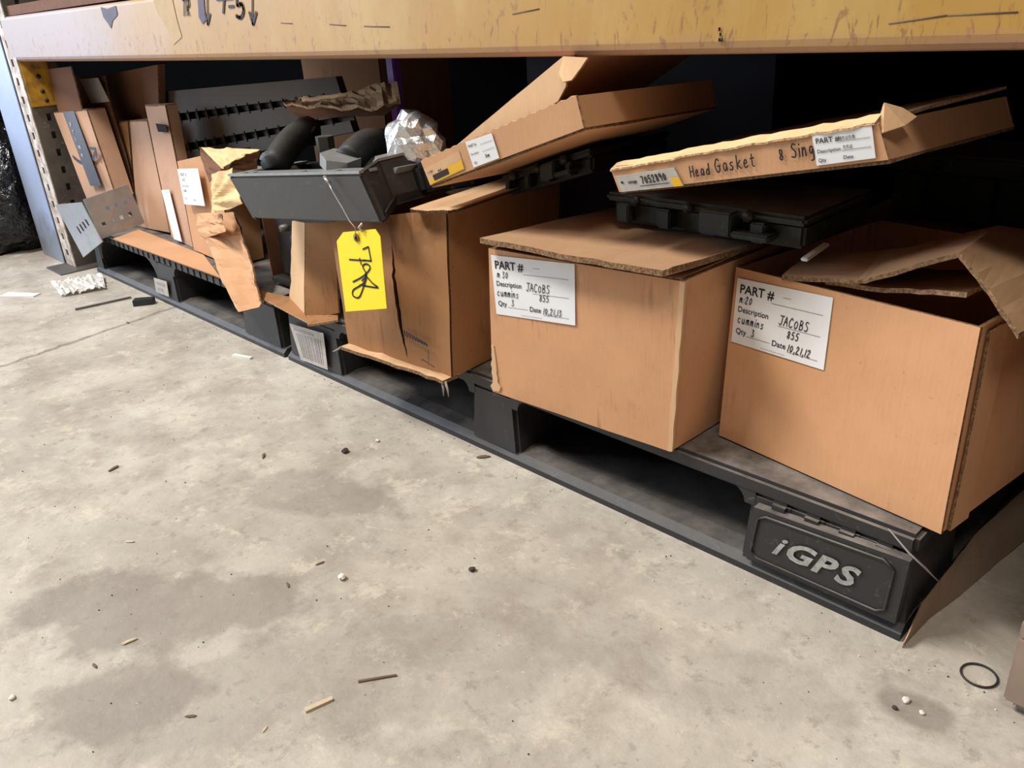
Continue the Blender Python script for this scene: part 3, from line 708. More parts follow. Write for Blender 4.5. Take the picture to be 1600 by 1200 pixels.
strip('inner_flap', fr, [p + V((0.006, 0.25, 0.004)) for p in fr], 0.004, ['kraft_inner', 'kraft_edge'], mc)
# scuffed corner edges
wq = [(-0.2752,-0.0290,0.3619), (-0.2688,-0.0286,0.3615), (-0.2890,-0.0149,0.1370), (-0.2954,-0.0152,0.1357)]
patch('worn_edge', wq, 0.004, ['kraft_pale'], mc, 2, 24, edge=lambda u, v: (0.16 * noise.noise(V((v * 9, u, 2))), 0), wob=0.0006)
wq = [(-0.5861,-0.0368,0.2126), (-0.5809,-0.0366,0.2138), (-0.5810,-0.0317,0.1398), (-0.5941,-0.0324,0.1383)]
patch('worn_edge', wq, 0.004, ['kraft_pale'], mc, 2, 10, edge=lambda u, v: (0.6 * noise.noise(V((v * 6, u, 5))), 0), wob=0.001)

# --- third carton: dirty, split front, manifold on top
tq = [V((-0.9425,-0.0524,0.3477)), V((-0.6685,-0.0300,0.3970)), V((-0.6809,-0.0391,0.1350)), V((-0.9311,-0.0581,0.1350))]
td = V((-0.03, 0.27, 0.0))
tc = carton('cardboard_carton', 'dirty brown carton with a split front panel behind the yellow tag', tq, td, 'kraft_dirty', front=False, seed=21)
def crack(v): return 0.565 + 0.05 * v + 0.012 * noise.noise(V((v * 14, 3, 0))) + 0.008 * noise.noise(V((v * 40, 7, 0)))
def gap(v): return 0.05 * max(0.0, math.sin(math.pi * min(1, max(0, (v - 0.16) / 0.80)))) ** 0.7
NV = 26
def split(name, left):
    def ed(u, v):
        if left: return (u * (crack(v) - gap(v) / 2) - u, 0)
        a = crack(v) + gap(v) / 2
        return (a + u * (1 - a) - u, 0)
    def dp(u, v):
        e = u if left else 1 - u
        return (0.006 if left else 0.010) * e ** 3 * math.sin(math.pi * v)
    patch(name, tq, 0.004, ['kraft_dirty', 'kraft_edge_dark'], tc, 6, NV, disp=dp, edge=ed, seed=31)
split('front_panel', True); split('front_panel', False)
# crumpled bottom flap edge
bl, br_ = V(tq[3]), V(tq[2])
fl = [lerp(bl, br_, k / 14) + V((0.0, -0.016 + 0.003 * noise.noise(V((k * 1.3, 0, 0))), 0.004 + 0.002 * noise.noise(V((k * 0.9, 5, 0))))) for k in range(15)]
strip('bottom_flap', fl, [p + V((0, 0.035, 0.0)) for p in fl], 0.006, ['kraft_pale', 'kraft_edge'], tc, 2, amp=0.003)
fr = dens([V((-0.7251,-0.0500,0.3935)), V((-0.6814,-0.0520,0.3962)), V((-0.6387,-0.0500,0.4017)), V((-0.6347,-0.0350,0.4019))], 4, 0.001, 6)
strip('top_flap', fr, [p + V((-0.01, 0.24, 0.012)) for p in fr], 0.004, ['kraft_pale', 'kraft_edge_dark'], tc)
sk = Ink(tq, 0.0125)
sk.stroke([(0.80, 0.10), (0.91, 0.07)], 0.0016); sk.stroke([(0.86, 0.17), (0.86, 0.09)], 0.0012)
for k in range(9): sk.stroke([(0.655 + 0.022 * k, 0.262 - 0.006 * k), (0.66 + 0.024 * k, 0.232 - 0.004 * k)], 0.004)
sk.build('smudge_mark', 'marker', tc)
for (a, b) in ((tq[3] + V((-0.004, -0.014, 0)), V((-0.022, -0.004, -0.012))), (tq[2] + V((0.0, -0.012, 0.0)), V((0.010, -0.004, -0.022))), (tq[2] + V((-0.008, -0.012, 0)), V((0.004, -0.003, -0.025)))):
    tubeo('torn_fibre', [a, a + b * 0.5 + V((0.002, 0, 0)), a + b], [0.0025, 0.0018, 0.0006], 'cobweb', tc, 5)

# --- torn carton with dark parts inside
gq = [V((-1.3651,0.0200,0.2911)), V((-1.0300,0.0200,0.3240)), V((-1.0784,0.0200,0.1371)), V((-1.4173,0.0200,0.0974))]
x0, x1 = -1.30, -1.03
gc = thing('torn_carton', (-1.16, 0.15, 0.135), 'torn open carton with dark metal parts inside under the black casting', 'carton')
patch('side_panel', [V((-1.1802,0.0100,0.3071)), V((-1.1160,0.0000,0.3137)), V((-1.1383,-0.0220,0.1299)), V((-1.2494,0.0100,0.1173))], 0.004, ['kraft_pale', 'kraft_edge_pale'], gc, 4, 12, edge=lambda u, v: (0.12 * noise.noise(V((v * 8, u, 1))) * (1 - u), 0))
patch('front_panel', [V((-1.1137,0.0000,0.3140)), V((-1.0391,0.0120,0.3211)), V((-1.0639,0.0120,0.1463)), V((-1.1367,-0.0220,0.1276))], 0.004, ['kraft_dirty', 'kraft_edge'], gc, 6, 8, wob=0.003)
patch('bottom_flap', [V((-1.3588,-0.0026,0.1410)), V((-1.2146,0.0190,0.1410)), V((-1.0928,-0.0411,0.1390)), V((-1.3212,-0.0204,0.1390))], 0.004, ['kraft_dirty', 'kraft_edge_pale'], gc, 6, 3, wob=0.0015)
patch('bottom_flap', [V((-1.1219,-0.0257,0.1410)), V((-1.0703,0.0124,0.1410)), V((-1.0505,-0.0010,0.1390)), V((-1.0772,-0.0507,0.1390))], 0.004, ['kraft_dirty', 'kraft_edge_pale'], gc, 4, 2, wob=0.0015)
patch('back_panel', [(-1.395, 0.29, 0.33), (-1.03, 0.29, 0.33), (-1.03, 0.29, 0.136), (-1.395, 0.29, 0.136)], 0.004, ['kraft_dark'], gc, 2, 2)
patch('side_panel', [(-1.40, 0.29, 0.33), (-1.40, 0.06, 0.33), (-1.40, 0.06, 0.136), (-1.40, 0.29, 0.136)], 0.004, ['kraft_dark'], gc, 2, 2)
cg = thing('boxed_casting', (-1.2, 0.15, 0.14), 'dark grey machined casting inside the torn carton', 'metal part')
boxo('casting_body', (-1.375, 0.075, 0.15), (-1.10, 0.26, 0.315), 'cast_dark', cg, bevel=0.006)
boxo('pad', (-1.285, 0.055, 0.17), (-1.225, 0.09, 0.255), 'cast_green', cg, bevel=0.003)
tubeo('bolt', [(-1.325, 0.06, 0.262), (-1.325, 0.09, 0.262)], 0.008, 'steel_plate', cg, 6)
boxo('foot', (-1.385, 0.05, 0.141), (-1.08, 0.27, 0.152), 'cast_dark', cg, bevel=0.002)
# torn flap hanging down over the pallet front
hf = thing('hanging_flap', (-1.45, -0.03, 0.1), 'long torn cardboard flap hanging over the front of the far pallet', 'cardboard flap')
H = [V((-1.6905,0.0450,0.2493)), V((-1.5003,0.0350,0.2828)), V((-1.2769,-0.0300,0.1393)), V((-1.3493,-0.0450,0.1036))]
def hd(u, v): return 0.012 * math.sin(u * 5 + v * 2) + 0.007 * noise.noise(V((u * 4, v * 9, 3)))
patch('flap_sheet', H, 0.004, ['kraft_plain', 'kraft_edge'], hf, 10, 22, disp=hd, edge=lambda u, v: (0.05 * noise.noise(V((v * 7, u * 2, 0))) + (0.35 * max(0, v - 0.05) * (1 - v) * (u - 0.4)), 0), smooth=False)

# ================================================================== BLACK CASTING ON TOP OF THE CARTONS
hb = thing('cast_housing', (-0.97, 0.0, 0.34), 'black cast engine housing with open top resting across the cartons', 'engine part')
A, B_, C_, D_ = V((-1.1924,-0.0920,0.4056)), V((-0.7775,-0.0916,0.4455)), V((-0.7473,-0.0850,0.3765)), V((-1.1442,-0.0850,0.3345))
E_ = V((-0.7881,-0.0500,0.4561)); F_ = V((-0.7653,-0.0450,0.3925))
dy = V((0.0, 0.155, 0.0)); bm = bmesh.new()
hexa(bm, [D_, C_, B_, A], [D_ + V((0, 0.012, 0.004)), C_ + V((0, .012, .004)), B_ + V((0, .012, 0)), A + V((0, .012, 0))])
bmobj('front_wall', bm, 'cast_black', hb, bevel=0.003)
bm = bmesh.new(); hexa(bm, [C_, F_, E_, B_], [p + V((-0.008, 0.012, 0)) for p in (C_, F_, E_, B_)]); bmobj('corner_wall', bm, 'cast_black', hb, bevel=0.002)
bm = bmesh.new(); Eb = E_ + V((0.01, 0.11, 0.006)); Fb = F_ + V((0.01, 0.11, 0.006)); hexa(bm, [F_, Fb, Eb, E_], [p + V((-0.012, 0, 0)) for p in (F_, Fb, Eb, E_)]); bmobj('end_wall', bm, 'cast_black', hb, bevel=0.002)
bm = bmesh.new(); hexa(bm, [A, D_, D_ + dy, A + dy], [p + V((0.012, 0, 0)) for p in (A, D_, D_ + dy, A + dy)]); bmobj('end_wall', bm, 'cast_black', hb, bevel=0.002)
bm = bmesh.new(); hexa(bm, [D_ + dy, Fb + V((0, .03, 0)), Eb + V((0, .03, -0.01)), A + dy], [p + V((0, 0.012, 0)) for p in (D_ + dy, Fb + V((0, .03, 0)), Eb + V((0, .03, -0.01)), A + dy)]); bmobj('back_wall', bm, 'cast_black', hb, bevel=0.002)
bm = bmesh.new(); lo = [D_ + V((.005, .01, .004)), C_ + V((0, .01, .004)), F_ + V((0, .004, .004)), Fb + V((0, .03, .004)), D_ + dy + V((.005, 0, .004))]
hexa(bm, lo, [p + V((0, 0, 0.012)) for p in lo]); bmobj('floor_web', bm, 'cast_dark', hb)
# pale machined rim with bolt slots
ex = (B_ - A).normalized(); L0 = (B_ - A).length
nz = V((0, 0, 1))
rim = perforated('machined_rim', A + V((0, -0.001, 0.0005)), ex, V((0, 1, 0)), [0, .012, .04, .06, .075, .12, .16, .20, .24, .28, .30, .34, L0], [0, .008, .020, .032], [(2, 1), (4, 1), (5, 1), (8, 1), (11, 1)], -0.004, 'flange_grey', hb)
perforated('machined_rim', A + V((0.0, 0.024, 0.0005)), ex, V((0, 1, 0)), [0, .008, .018, .028], [0, .02, .05, .075, .105, .125], [(1, 1), (1, 3)], -0.004, 'flange_grey', hb)
e2 = (E_ - B_).normalized()
bm = bmesh.new(); lo = [B_, E_, E_ + V((-0.02, 0.012, 0)), B_ + V((-0.012, 0.024, 0))]; hexa(bm, lo, [p + V((0, 0, .004)) for p in lo]); bmobj('machined_rim', bm, 'flange_grey', hb)
bm = bmesh.new(); lo = [E_, Eb, Eb + V((-.022, 0, 0)), E_ + V((-.022, .01, 0))]; hexa(bm, lo, [p + V((0, 0, .004)) for p in lo]); bmobj('machined_rim', bm, 'flange_grey', hb)
# runner tubes inside
def runner(p0, p1, r0, r1):
    p0, p1 = V(p0), V(p1); pts = [lerp(p0, p1, k / 8) + V((0, 0, 0.010 * math.sin(math.pi * k / 8))) for k in range(9)]
    tubeo('runner', pts, [r0 + (r1 - r0) * k / 8 for k in range(9)], 'cast_dark', hb, 14)
runner((-1.1009,-0.0500,0.4219), (-1.1710,0.0700,0.4659), 0.024, 0.026)
runner((-0.8961,-0.0300,0.4450), (-0.9179,0.0500,0.4618), 0.024, 0.022)
bm = bmesh.new(); tube(bm, [V((-0.8988,-0.0450,0.4373)), V((-0.8939,-0.0450,0.4562))], 0.032, 6); bmobj('hex_flange', bm, 'flange_grey', hb)
bm = bmesh.new(); lo = [V((-1.1709,-0.0400,0.4282)), V((-1.1213,-0.0500,0.4268)), V((-1.1333,0.0600,0.4646)), V((-1.1655,0.0700,0.4696))]; hexa(bm, lo, [p + V((0, 0.006, .010)) for p in lo]); bmobj('side_rail', bm, 'cast_black', hb, bevel=0.002)
for (px, r) in (((-1.0383,0.0200,0.4588), 0.016), ((-1.1833,0.0500,0.4645), 0.010), ((-1.1613,0.0750,0.4737), 0.012)):
    p = V(px); bm = bmesh.new(); tube(bm, [p - V((0, 0, 0.035)), p + V((0, 0, 0.010))], r, 6); bmobj('stud_nut', bm, 'cast_black', hb)
bm = bmesh.new()
lo = [V((-0.8209,0.0000,0.3796)), V((-0.7437,0.0000,0.4073)), V((-0.7538,0.0000,0.4474)), V((-0.8335,0.0000,0.4335))]; hexa(bm, lo, [p + V((0.0, 0.05, 0.0)) for p in lo]); bmobj('end_block', bm, 'cast_dark', hb, bevel=0.005)
bm = bmesh.new(); lo = [V((-0.7992,-0.0300,0.4429)), V((-0.7689,-0.0300,0.4454)), V((-0.7770,-0.0300,0.4355)), V((-0.7999,-0.0300,0.4316))]; hexa(bm, lo, [p + V((0.0, 0.05, 0.0)) for p in lo]); bmobj('lug', bm, 'flange_grey', hb, bevel=0.001)

# --- hanging yellow tag
tg = thing('paper_tag', (-0.8019,-0.0980,0.2357), 'yellow paper tag with handwritten number hanging from the black casting', 'tag')
pts = [(-0.8330,-0.0980,0.3555), (-0.7474,-0.0980,0.3718), (-0.7371,-0.0980,0.3621), (-0.7438,-0.0980,0.2529), (-0.8592,-0.0980,0.2236), (-0.8547,-0.0980,0.3386)]
poly('tag_sheet', pts, 0.001, ['tag_yellow'], tg)
qt = [(-0.8507,-0.0980,0.3540), (-0.7378,-0.0980,0.3731), (-0.7438,-0.0980,0.2529), (-0.8592,-0.0980,0.2236)]
ik = Ink(qt, 0.0008); W1 = 0.0027
ik.stroke([(0.60, 0.77), (0.73, 0.795), (0.76, 0.62), (0.60, 0.635)], W1); ik.stroke([(0.25, 0.655), (0.62, 0.63)], W1); ik.stroke([(0.50, 0.66), (0.52, 0.585)], W1)
ik.stroke(smooth_pl([(0.28, 0.375), (0.55, 0.44), (0.72, 0.53), (0.66, 0.585), (0.55, 0.56), (0.62, 0.44), (0.50, 0.28), (0.38, 0.17), (0.24, 0.20), (0.26, 0.27), (0.42, 0.315), (0.55, 0.36), (0.62, 0.47)]), W1)
ik.stroke(smooth_pl([(0.50, 0.38), (0.62, 0.42), (0.74, 0.34), (0.86, 0.28), (0.66, 0.30), (0.44, 0.33)]), W1)
ik.build('handwriting', 'ink', tg)
c0 = V((-0.7967,-0.0990,0.3530)); tubeo('eyelet', [c0, c0 + V((0, -0.0015, 0))], 0.0065, 'eyelet', tg, 14)
tubeo('eyelet_hole', [c0 + V((0, -0.0014, 0)), c0 + V((0, -0.002, 0))], 0.003, 'hole_dark', tg, 10)
wp = [V((-0.8515,-0.1000,0.4303)), V((-0.8418,-0.1000,0.4153)), V((-0.8219,-0.1000,0.3938)), V((-0.8078,-0.1000,0.3765)), V((-0.7920,-0.1010,0.3674)), c0 + V((0, -0.003, 0))]
tubeo('tie_wire', wp, 0.0009, 'wire', tg, 5)
p = V((-0.8552,-0.0985,0.4316)); tubeo('wire_knot', [p + V((-0.006, 0, 0.004)), p + V((0.004, -0.003, 0.0)), p + V((0.008, 0, -0.005))], 0.0025, 'wire', tg, 6)
p = V((-0.7780,-0.1000,0.3709)); tubeo('wire_knot', [p + V((0.004, 0, 0.006)), p + V((-0.002, -0.003, 0.0)), p + V((0.003, 0, -0.006))], 0.0025, 'wire', tg, 6)

# --- crumpled foil
def lump(name, c, rx, ry, rz, mat, seed, amp=0.25, sub=3, freq=2.2, parent=None, smooth=False, flat=None, **kw):
    bm = bmesh.new(); bmesh.ops.create_icosphere(bm, subdivisions=sub, radius=1)
    for v_ in bm.verts:
        n_ = noise.noise(v_.co * freq + V((seed, seed * 1.7, 0))) * amp + noise.noise(v_.co * freq * 2.7 + V((seed, 0, 0))) * amp * 0.5
        v_.co = v_.co * (1 + n_)
        if flat is not None and v_.co.z < flat: v_.co.z = flat + (v_.co.z - flat) * 0.15
        v_.co = V((v_.co.x * rx, v_.co.y * ry, v_.co.z * rz)) + V(c)
    return bmobj(name, bm, mat, parent, smooth=smooth, **kw)
lump('foil_ball', (-0.8027,0.0300,0.4732), 0.045, 0.042, 0.043, 'foil', 3.3, 0.28, 3, label='crumpled ball of silver foil beside the black casting', cat='foil')

# ================================================================== THIN GASKET BOXES
# open box, lid lifted at its right end
g1 = thing('gasket_box', (-0.6, 0.15, 0.44), 'opened thin cardboard gasket box with lifted lid and yellow sticker', 'thin carton')
q = [V((-0.6742,-0.0610,0.4664)), V((-0.3923,-0.0610,0.5560)), V((-0.3875,-0.0550,0.5224)), V((-0.6662,-0.0550,0.4336))]
d = V((-0.02, 0.29, -0.01))
patch('front_panel', q, 0.003, ['kraft_plain', 'kraft_edge_pale'], g1, 36, 4, wob=0.001, edge=lambda u, v: (0, -0.05 * (1 - v) if int(u * 36 + .5) % 2 else 0.0))
f = V((0, 0.003, 0))
patch('end_panel', [q[1] + f, q[1] + d, q[2] + d, q[2] + f], 0.003, ['kraft_plain', 'kraft_edge'], g1, 6, 2, disp=lambda u, v: 0.006 * math.sin(u * 3.1))
patch('end_panel', [q[0] + d, q[0] + f, q[3] + f, q[3] + d], 0.003, ['kraft_plain', 'kraft_edge'], g1, 2, 2)
patch('bottom_panel', [q[3] + d, q[2] + d, q[2] + f, q[3] + f], 0.003, ['kraft_plain', 'kraft_edge'], g1, 4, 4)
patch('back_panel', [q[1] + d, q[0] + d, q[3] + d, q[2] + d], 0.003, ['kraft_plain', 'kraft_edge'], g1, 2, 2)
# inner lid skirt, rounded at the high end
la, lb2 = V((-0.6512,-0.0450,0.4690)), V((-0.4237,-0.0450,0.5947))
pts = [la, lb2, V((-0.4187,-0.0450,0.5790)), V((-0.4212,-0.0450,0.5638)), V((-0.4334,-0.0450,0.5480)), V((-0.4879,-0.0450,0.5222)), V((-0.6356,-0.0450,0.4668))]
poly('lid_skirt', pts, 0.003, ['kraft_pale', 'kraft_edge_pale'], g1)
dl = V((-0.02, 0.32, 0.0))
patch('lid', [la + dl, lb2 + dl, lb2, la], 0.003, ['kraft_plain', 'kraft_edge'], g1, 6, 6, wob=0.002)
poly('tuck_flap', [V((-0.4209,-0.0480,0.5949)), V((-0.3897,-0.0440,0.5931)), V((-0.3955,-0.0480,0.5838)), V((-0.4025,-0.0560,0.5716)), V((-0.4129,-0.0580,0.5697)), V((-0.4228,-0.0540,0.5778))], 0.0025, ['kraft_pale', 'kraft_edge_pale'], g1)
lq = [V((-0.6698,-0.0603,0.4564)), V((-0.5928,-0.0610,0.4852)), V((-0.5891,-0.0569,0.4625)), V((-0.6630,-0.0563,0.4350))]
s = patch('maker_sticker', lq, 0.0008, ['kraft_pale'], g1, 2, 2, wob=0)
k = Ink(lq); k.rect(0.02, 0.02, 1.0, 0.30); k.rect(0.55, 0.30, 1.0, 0.52); k.build('yellow_band', 'label_yellow', s)
k = Ink(lq, .0009); k.text('K  0009', 0.06, 0.62, 0.12, 0.02); k.rect(0.16, 0.12, 0.6, 0.45); k.hand('mn ui', 0.35, 0.5, 0.12, 0.0007); k.build('print', 'marker', s)
lq = [V((-0.5776,-0.0623,0.4973)), V((-0.5286,-0.0619,0.5106)), V((-0.5235,-0.0565,0.4808)), V((-0.5720,-0.0565,0.4654))]
s = patch('part_sticker', lq, 0.0008, ['label_white'], g1, 2, 2, wob=0)
words(s, lq, .0006, [('PART #', 0.06, 0.76, 0.10, 0.01), ('Description', 0.06, 0.46, 0.07, 0.01), ('Qty', 0.08, 0.12, 0.08, 0.01)], 'ink'); pens(s, lq, .0006, [('3nm', 0.55, 0.20, 0.12)], 0.0007, 'ink')
k = Ink(lq, .0005)
for v_ in (0.74, 0.46): k.stroke([(0.5, v_), (0.95, v_)], 0.0005)
k.build('form_line', 'ink_faint', s)

# closed box with felt-pen writing
g2 = thing('gasket_box', (-0.25, 0.18, 0.47), 'closed thin cardboard gasket box with pen handwriting along its side', 'thin carton')
q = [V((-0.3659,-0.0349,0.4757)), V((-0.0763,-0.0361,0.5384)), V((-0.0663,-0.0300,0.5082)), V((-0.3581,-0.0300,0.4516))]
d = V((0.02, 0.26, -0.004))
patch('front_panel', q, 0.003, ['kraft_plain', 'kraft_edge_pale'], g2, 24, 4, wob=0.001)
patch('end_panel', [q[1] + f, q[1] + d, q[2] + d, q[2] + f], 0.003, ['kraft_plain', 'kraft_edge'], g2, 4, 2)
patch('end_panel', [q[0] + d, q[0] + f, q[3] + f, q[3] + d], 0.003, ['kraft_plain', 'kraft_edge'], g2, 2, 2)
patch('bottom_panel', [q[3] + d, q[2] + d, q[2] + f, q[3] + f], 0.003, ['kraft_plain', 'kraft_edge'], g2, 4, 4)
patch('back_panel', [q[1] + d, q[0] + d, q[3] + d, q[2] + d], 0.003, ['kraft_plain', 'kraft_edge'], g2, 2, 2)
fr = dens([q[0] + V((0, 0.0, 0.002)), lerp(q[0], q[1], .5) + V((0, 0, 0.003)), q[1] + V((-.002, 0, 0.002))], 14, 0.0008, 9)
lid = strip('lid', fr, [p + V((0.02, 0.26, 0.004)) for p in fr], 0.003, ['kraft_pale', 'kraft_edge_pale'], g2)
lipf = [p + V((0, -0.002, -0.001)) for p in fr]
strip('lid_lip', lipf, [p + V((0.0, 0.010, 0.005)) for p in fr], 0.002, ['kraft_paper', 'kraft_edge_pale'], g2, 2, amp=0.0)
poly('tuck_flap', [V((-0.0794,-0.0300,0.5339)), V((-0.0777,-0.0250,0.5541)), V((-0.0682,-0.0100,0.5487)), V((-0.0588,0.0000,0.5405)), V((-0.0602,-0.0200,0.5356)), V((-0.0715,-0.0350,0.5313))], 0.0025, ['kraft_pale', 'kraft_edge_pale'], g2)
lq = [V((-0.3605,-0.0349,0.4692)), V((-0.2822,-0.0350,0.4852)), V((-0.2724,-0.0312,0.4671)), V((-0.3534,-0.0314,0.4523))]
s = patch('maker_sticker', lq, 0.0008, ['label_grey'], g2, 2, 2, wob=0)
k = Ink(lq); k.hand('7052890', 0.40, 0.38, 0.42, 0.0013, rise=0.12); k.rect(0.06, 0.52, 0.10, 0.66); k.text('aooge', 0.18, 0.48, 0.18, 0.03); k.rect(0.34, 0.22, 0.82, 0.26); k.build('handwriting', 'ink', s)
k = Ink(lq); k.rect(0.86, 0.0, 1.0, 0.5); k.build('yellow_band', 'label_yellow', s)
lq = [V((-0.1338,-0.0375,0.5273)), V((-0.0809,-0.0374,0.5368)), V((-0.0765,-0.0320,0.5094)), V((-0.1289,-0.0319,0.4988))]
s = patch('part_sticker', lq, 0.0008, ['label_white'], g2, 2, 2, wob=0)
words(s, lq, .0006, [('PART #', 0.05, 0.68, 0.16, 0.015), ('Description', 0.05, 0.38, 0.11, 0.01), ('Qty', 0.05, 0.10, 0.11, 0.01), ('Date', 0.48, 0.10, 0.11, 0.01)], 'ink')
k = Ink(lq, .0005); k.hand('mnunm', 0.45, 0.70, 0.16, 0.0006); k.hand('nnuy', 0.5, 0.42, 0.16, 0.0006); k.stroke([(0.45, 0.66), (0.95, 0.66)], 0.0006); k.stroke([(0.48, 0.37), (0.95, 0.37)], 0.0006); k.build('form_line', 'ink_faint', s)
hq = [V((-0.2686,-0.0357,0.4929)), V((-0.1339,-0.0367,0.5239)), V((-0.1290,-0.0321,0.5011)), V((-0.2644,-0.0316,0.4718))]
pens(g2, hq, .0006, [('Head', 0.02, 0.22, 0.44), ('Gasket', 0.24, 0.26, 0.52), ('8', 0.75, 0.34, 0.40), ('Sing', 0.84, 0.36, 0.48)], 0.0015, 'marker', shear=0.1, adv=0.6)

# ================================================================== DARK ENGINE CASTINGS UNDER THE GASKET BOXES
def casting(label, x0, x1, y0, y1, z0, z1, mat, tilt=0.0, seed=1):
    r = thing('engine_casting', ((x0 + x1) / 2, (y0 + y1) / 2, z0), label, 'engine part')
    rnd = random.Random(seed)
    def T(x, y, z): return V((x, y, z + tilt * (x - x0)))
    def blk(nm, a, b, m=mat, bv=0.004):
        bm = bmesh.new(); lo = [T(a[0], a[1], a[2]), T(b[0], a[1], a[2]), T(b[0], b[1], a[2]), T(a[0], b[1], a[2])]
        hi = [T(a[0], a[1], b[2]), T(b[0], a[1], b[2]), T(b[0], b[1], b[2]), T(a[0], b[1], b[2])]
        hexa(bm, lo, hi); return bmobj(nm, bm, m, r, bevel=bv)
    w = x1 - x0; h = z1 - z0
    blk('casting_body', (x0, y0 + 0.02, z0), (x1, y1, z0 + h * 0.72))
    blk('top_flange', (x0 - 0.006, y0 + 0.008, z0 + h * 0.72), (x1 + 0.006, y1, z1))
    for k in range(4):
        a = x0 + w * (0.06 + 0.24 * k); blk('rib', (a, y0 + 0.004, z0 + 0.004), (a + w * 0.07, y0 + 0.024, z0 + h * 0.70), mat, 0.002)
    a = x0 + w * 0.55; blk('machined_pad', (a, y0 - 0.006, z0 + h * 0.22), (a + w * 0.16, y0 + 0.02, z0 + h * 0.92), 'cast_green', 0.002)
    blk('machined_pad', (a + w * 0.16, y0 - 0.006, z0 + h * 0.22), (a + w * 0.34, y0 + 0.02, z0 + h * 0.42), 'cast_green', 0.002)
    for k in range(3):
        p = T(x0 + w * (0.17 + 0.3 * k), y0 + 0.008, z0 + h * 0.86); tubeo('bolt', [p, p + V((0, -0.006, 0))], 0.007, 'cast_dark', r, 6)
    return r
casting('dark cast metal block wedged under the opened gasket box', -0.665, -0.500, 0.07, 0.26, 0.392, 0.424, 'cast_dark', 0.3, 1)
casting('greenish black engine casting under the closed gasket box', -0.455, -0.190, 0.06, 0.24, 0.385, 0.424, 'cast_green', 0.0, 2)
casting('dark greenish casting at the back behind the buckled lid', -0.235, 0.12, 0.40, 0.56, 0.352, 0.440, 'cast_green', 0.0, 3)
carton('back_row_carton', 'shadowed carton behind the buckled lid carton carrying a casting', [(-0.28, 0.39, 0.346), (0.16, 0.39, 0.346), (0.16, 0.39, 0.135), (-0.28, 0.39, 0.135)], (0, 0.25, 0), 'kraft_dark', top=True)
w_ = [V((-0.1778,0.0600,0.3789)), V((-0.1827,0.1200,0.3822))]
wm = boxo('white_stick', (-0.03, -0.004, 0), (0.03, 0.004, 0.004), 'wood_white', None, 0.001, label='small white plastic stick lying on the buckled carton lid', cat='stick')
wm.location = lerp(w_[0], w_[1], .5); wm.rotation_euler = (0, -0.05, math.atan2(w_[1].y - w_[0].y, w_[1].x - w_[0].x))

# ================================================================== SMALL CARTONS ON THE FAR PALLET
PZ = 0.134
mat_ = patch('cardboard_mat', [(-2.3311,0.0069,0.1380), (-2.2823,0.1478,0.1380), (-1.4562,0.0058,0.1380), (-1.5624,0.0018,0.1380)], 0.003, ['kraft_pink', 'kraft_edge'], None, 8, 6, wob=0.001, label='flat cardboard sheet lying on the far pallet deck', cat='cardboard sheet') if False else None
dm = thing('cardboard_mat', (-1.9, 0.05, 0.134), 'flat orange cardboard sheet lying on the deck in front of small cartons', 'cardboard sheet')
patch('sheet', [(-2.2131,0.0839,0.1375), (-1.7560,0.0668,0.1375), (-1.5210,-0.0030,0.1375), (-2.1583,-0.0088,0.1375)], 0.003, ['kraft_plain', 'kraft_edge'], dm, 8, 4, wob=0.001)
# carton with printed tape
a1 = carton('taped_carton', 'narrow carton with dark printed tape beside the rack upright', [(-2.4789,0.0220,0.4543), (-2.2990,0.0550,0.4654), (-2.2425,0.0550,0.2316), (-2.3907,0.0220,0.2145)], (0.0, 0.05, 0.0), 'kraft_pink', top=True)
tq_ = [V((-2.4178,0.0320,0.4588)), V((-2.3574,0.0430,0.4631)), V((-2.2824,0.0400,0.2628)), V((-2.3368,0.0280,0.2596))]
tp = patch('printed_tape', [p + V((0, -0.0035, 0)) for p in tq_], 0.001, ['tape_dark'], a1, 2, 6, wob=0)
k = Ink([p + V((0, -0.0035, 0)) for p in tq_], 0.001)
for n_, ch in enumerate('emirp'):
    k.text(ch, 0.25, 0.40 + 0.105 * n_, 0.06, 0.03, 1.0)
k.build('tape_lettering', 'tape_print', tp)
k = Ink([V((-2.4221,0.0260,0.3530)), V((-2.2478,0.0460,0.3805)), V((-2.2836,0.0460,0.3117)), V((-2.4183,0.0260,0.3041))], 0.0012)
k.stroke(smooth_pl([(0.0, 0.62), (0.2, 0.32), (0.5, 0.2), (0.75, 0.36), (0.9, 0.7)]), 0.010); k.stroke([(0.70, 0.88), (0.92, 0.80), (0.93, 0.45)], 0.008)
k.build('smile_mark', 'tape_dark', a1)
patch('top_flap', [V((-2.4549,0.0300,0.5732)), V((-2.3081,0.0460,0.5786)), V((-2.3212,0.0500,0.4635)), V((-2.4546,0.0280,0.4527))], 0.004, ['kraft_dark', 'kraft_edge'], a1, 4, 6)  # added panel, shade painted in with the dark kraft
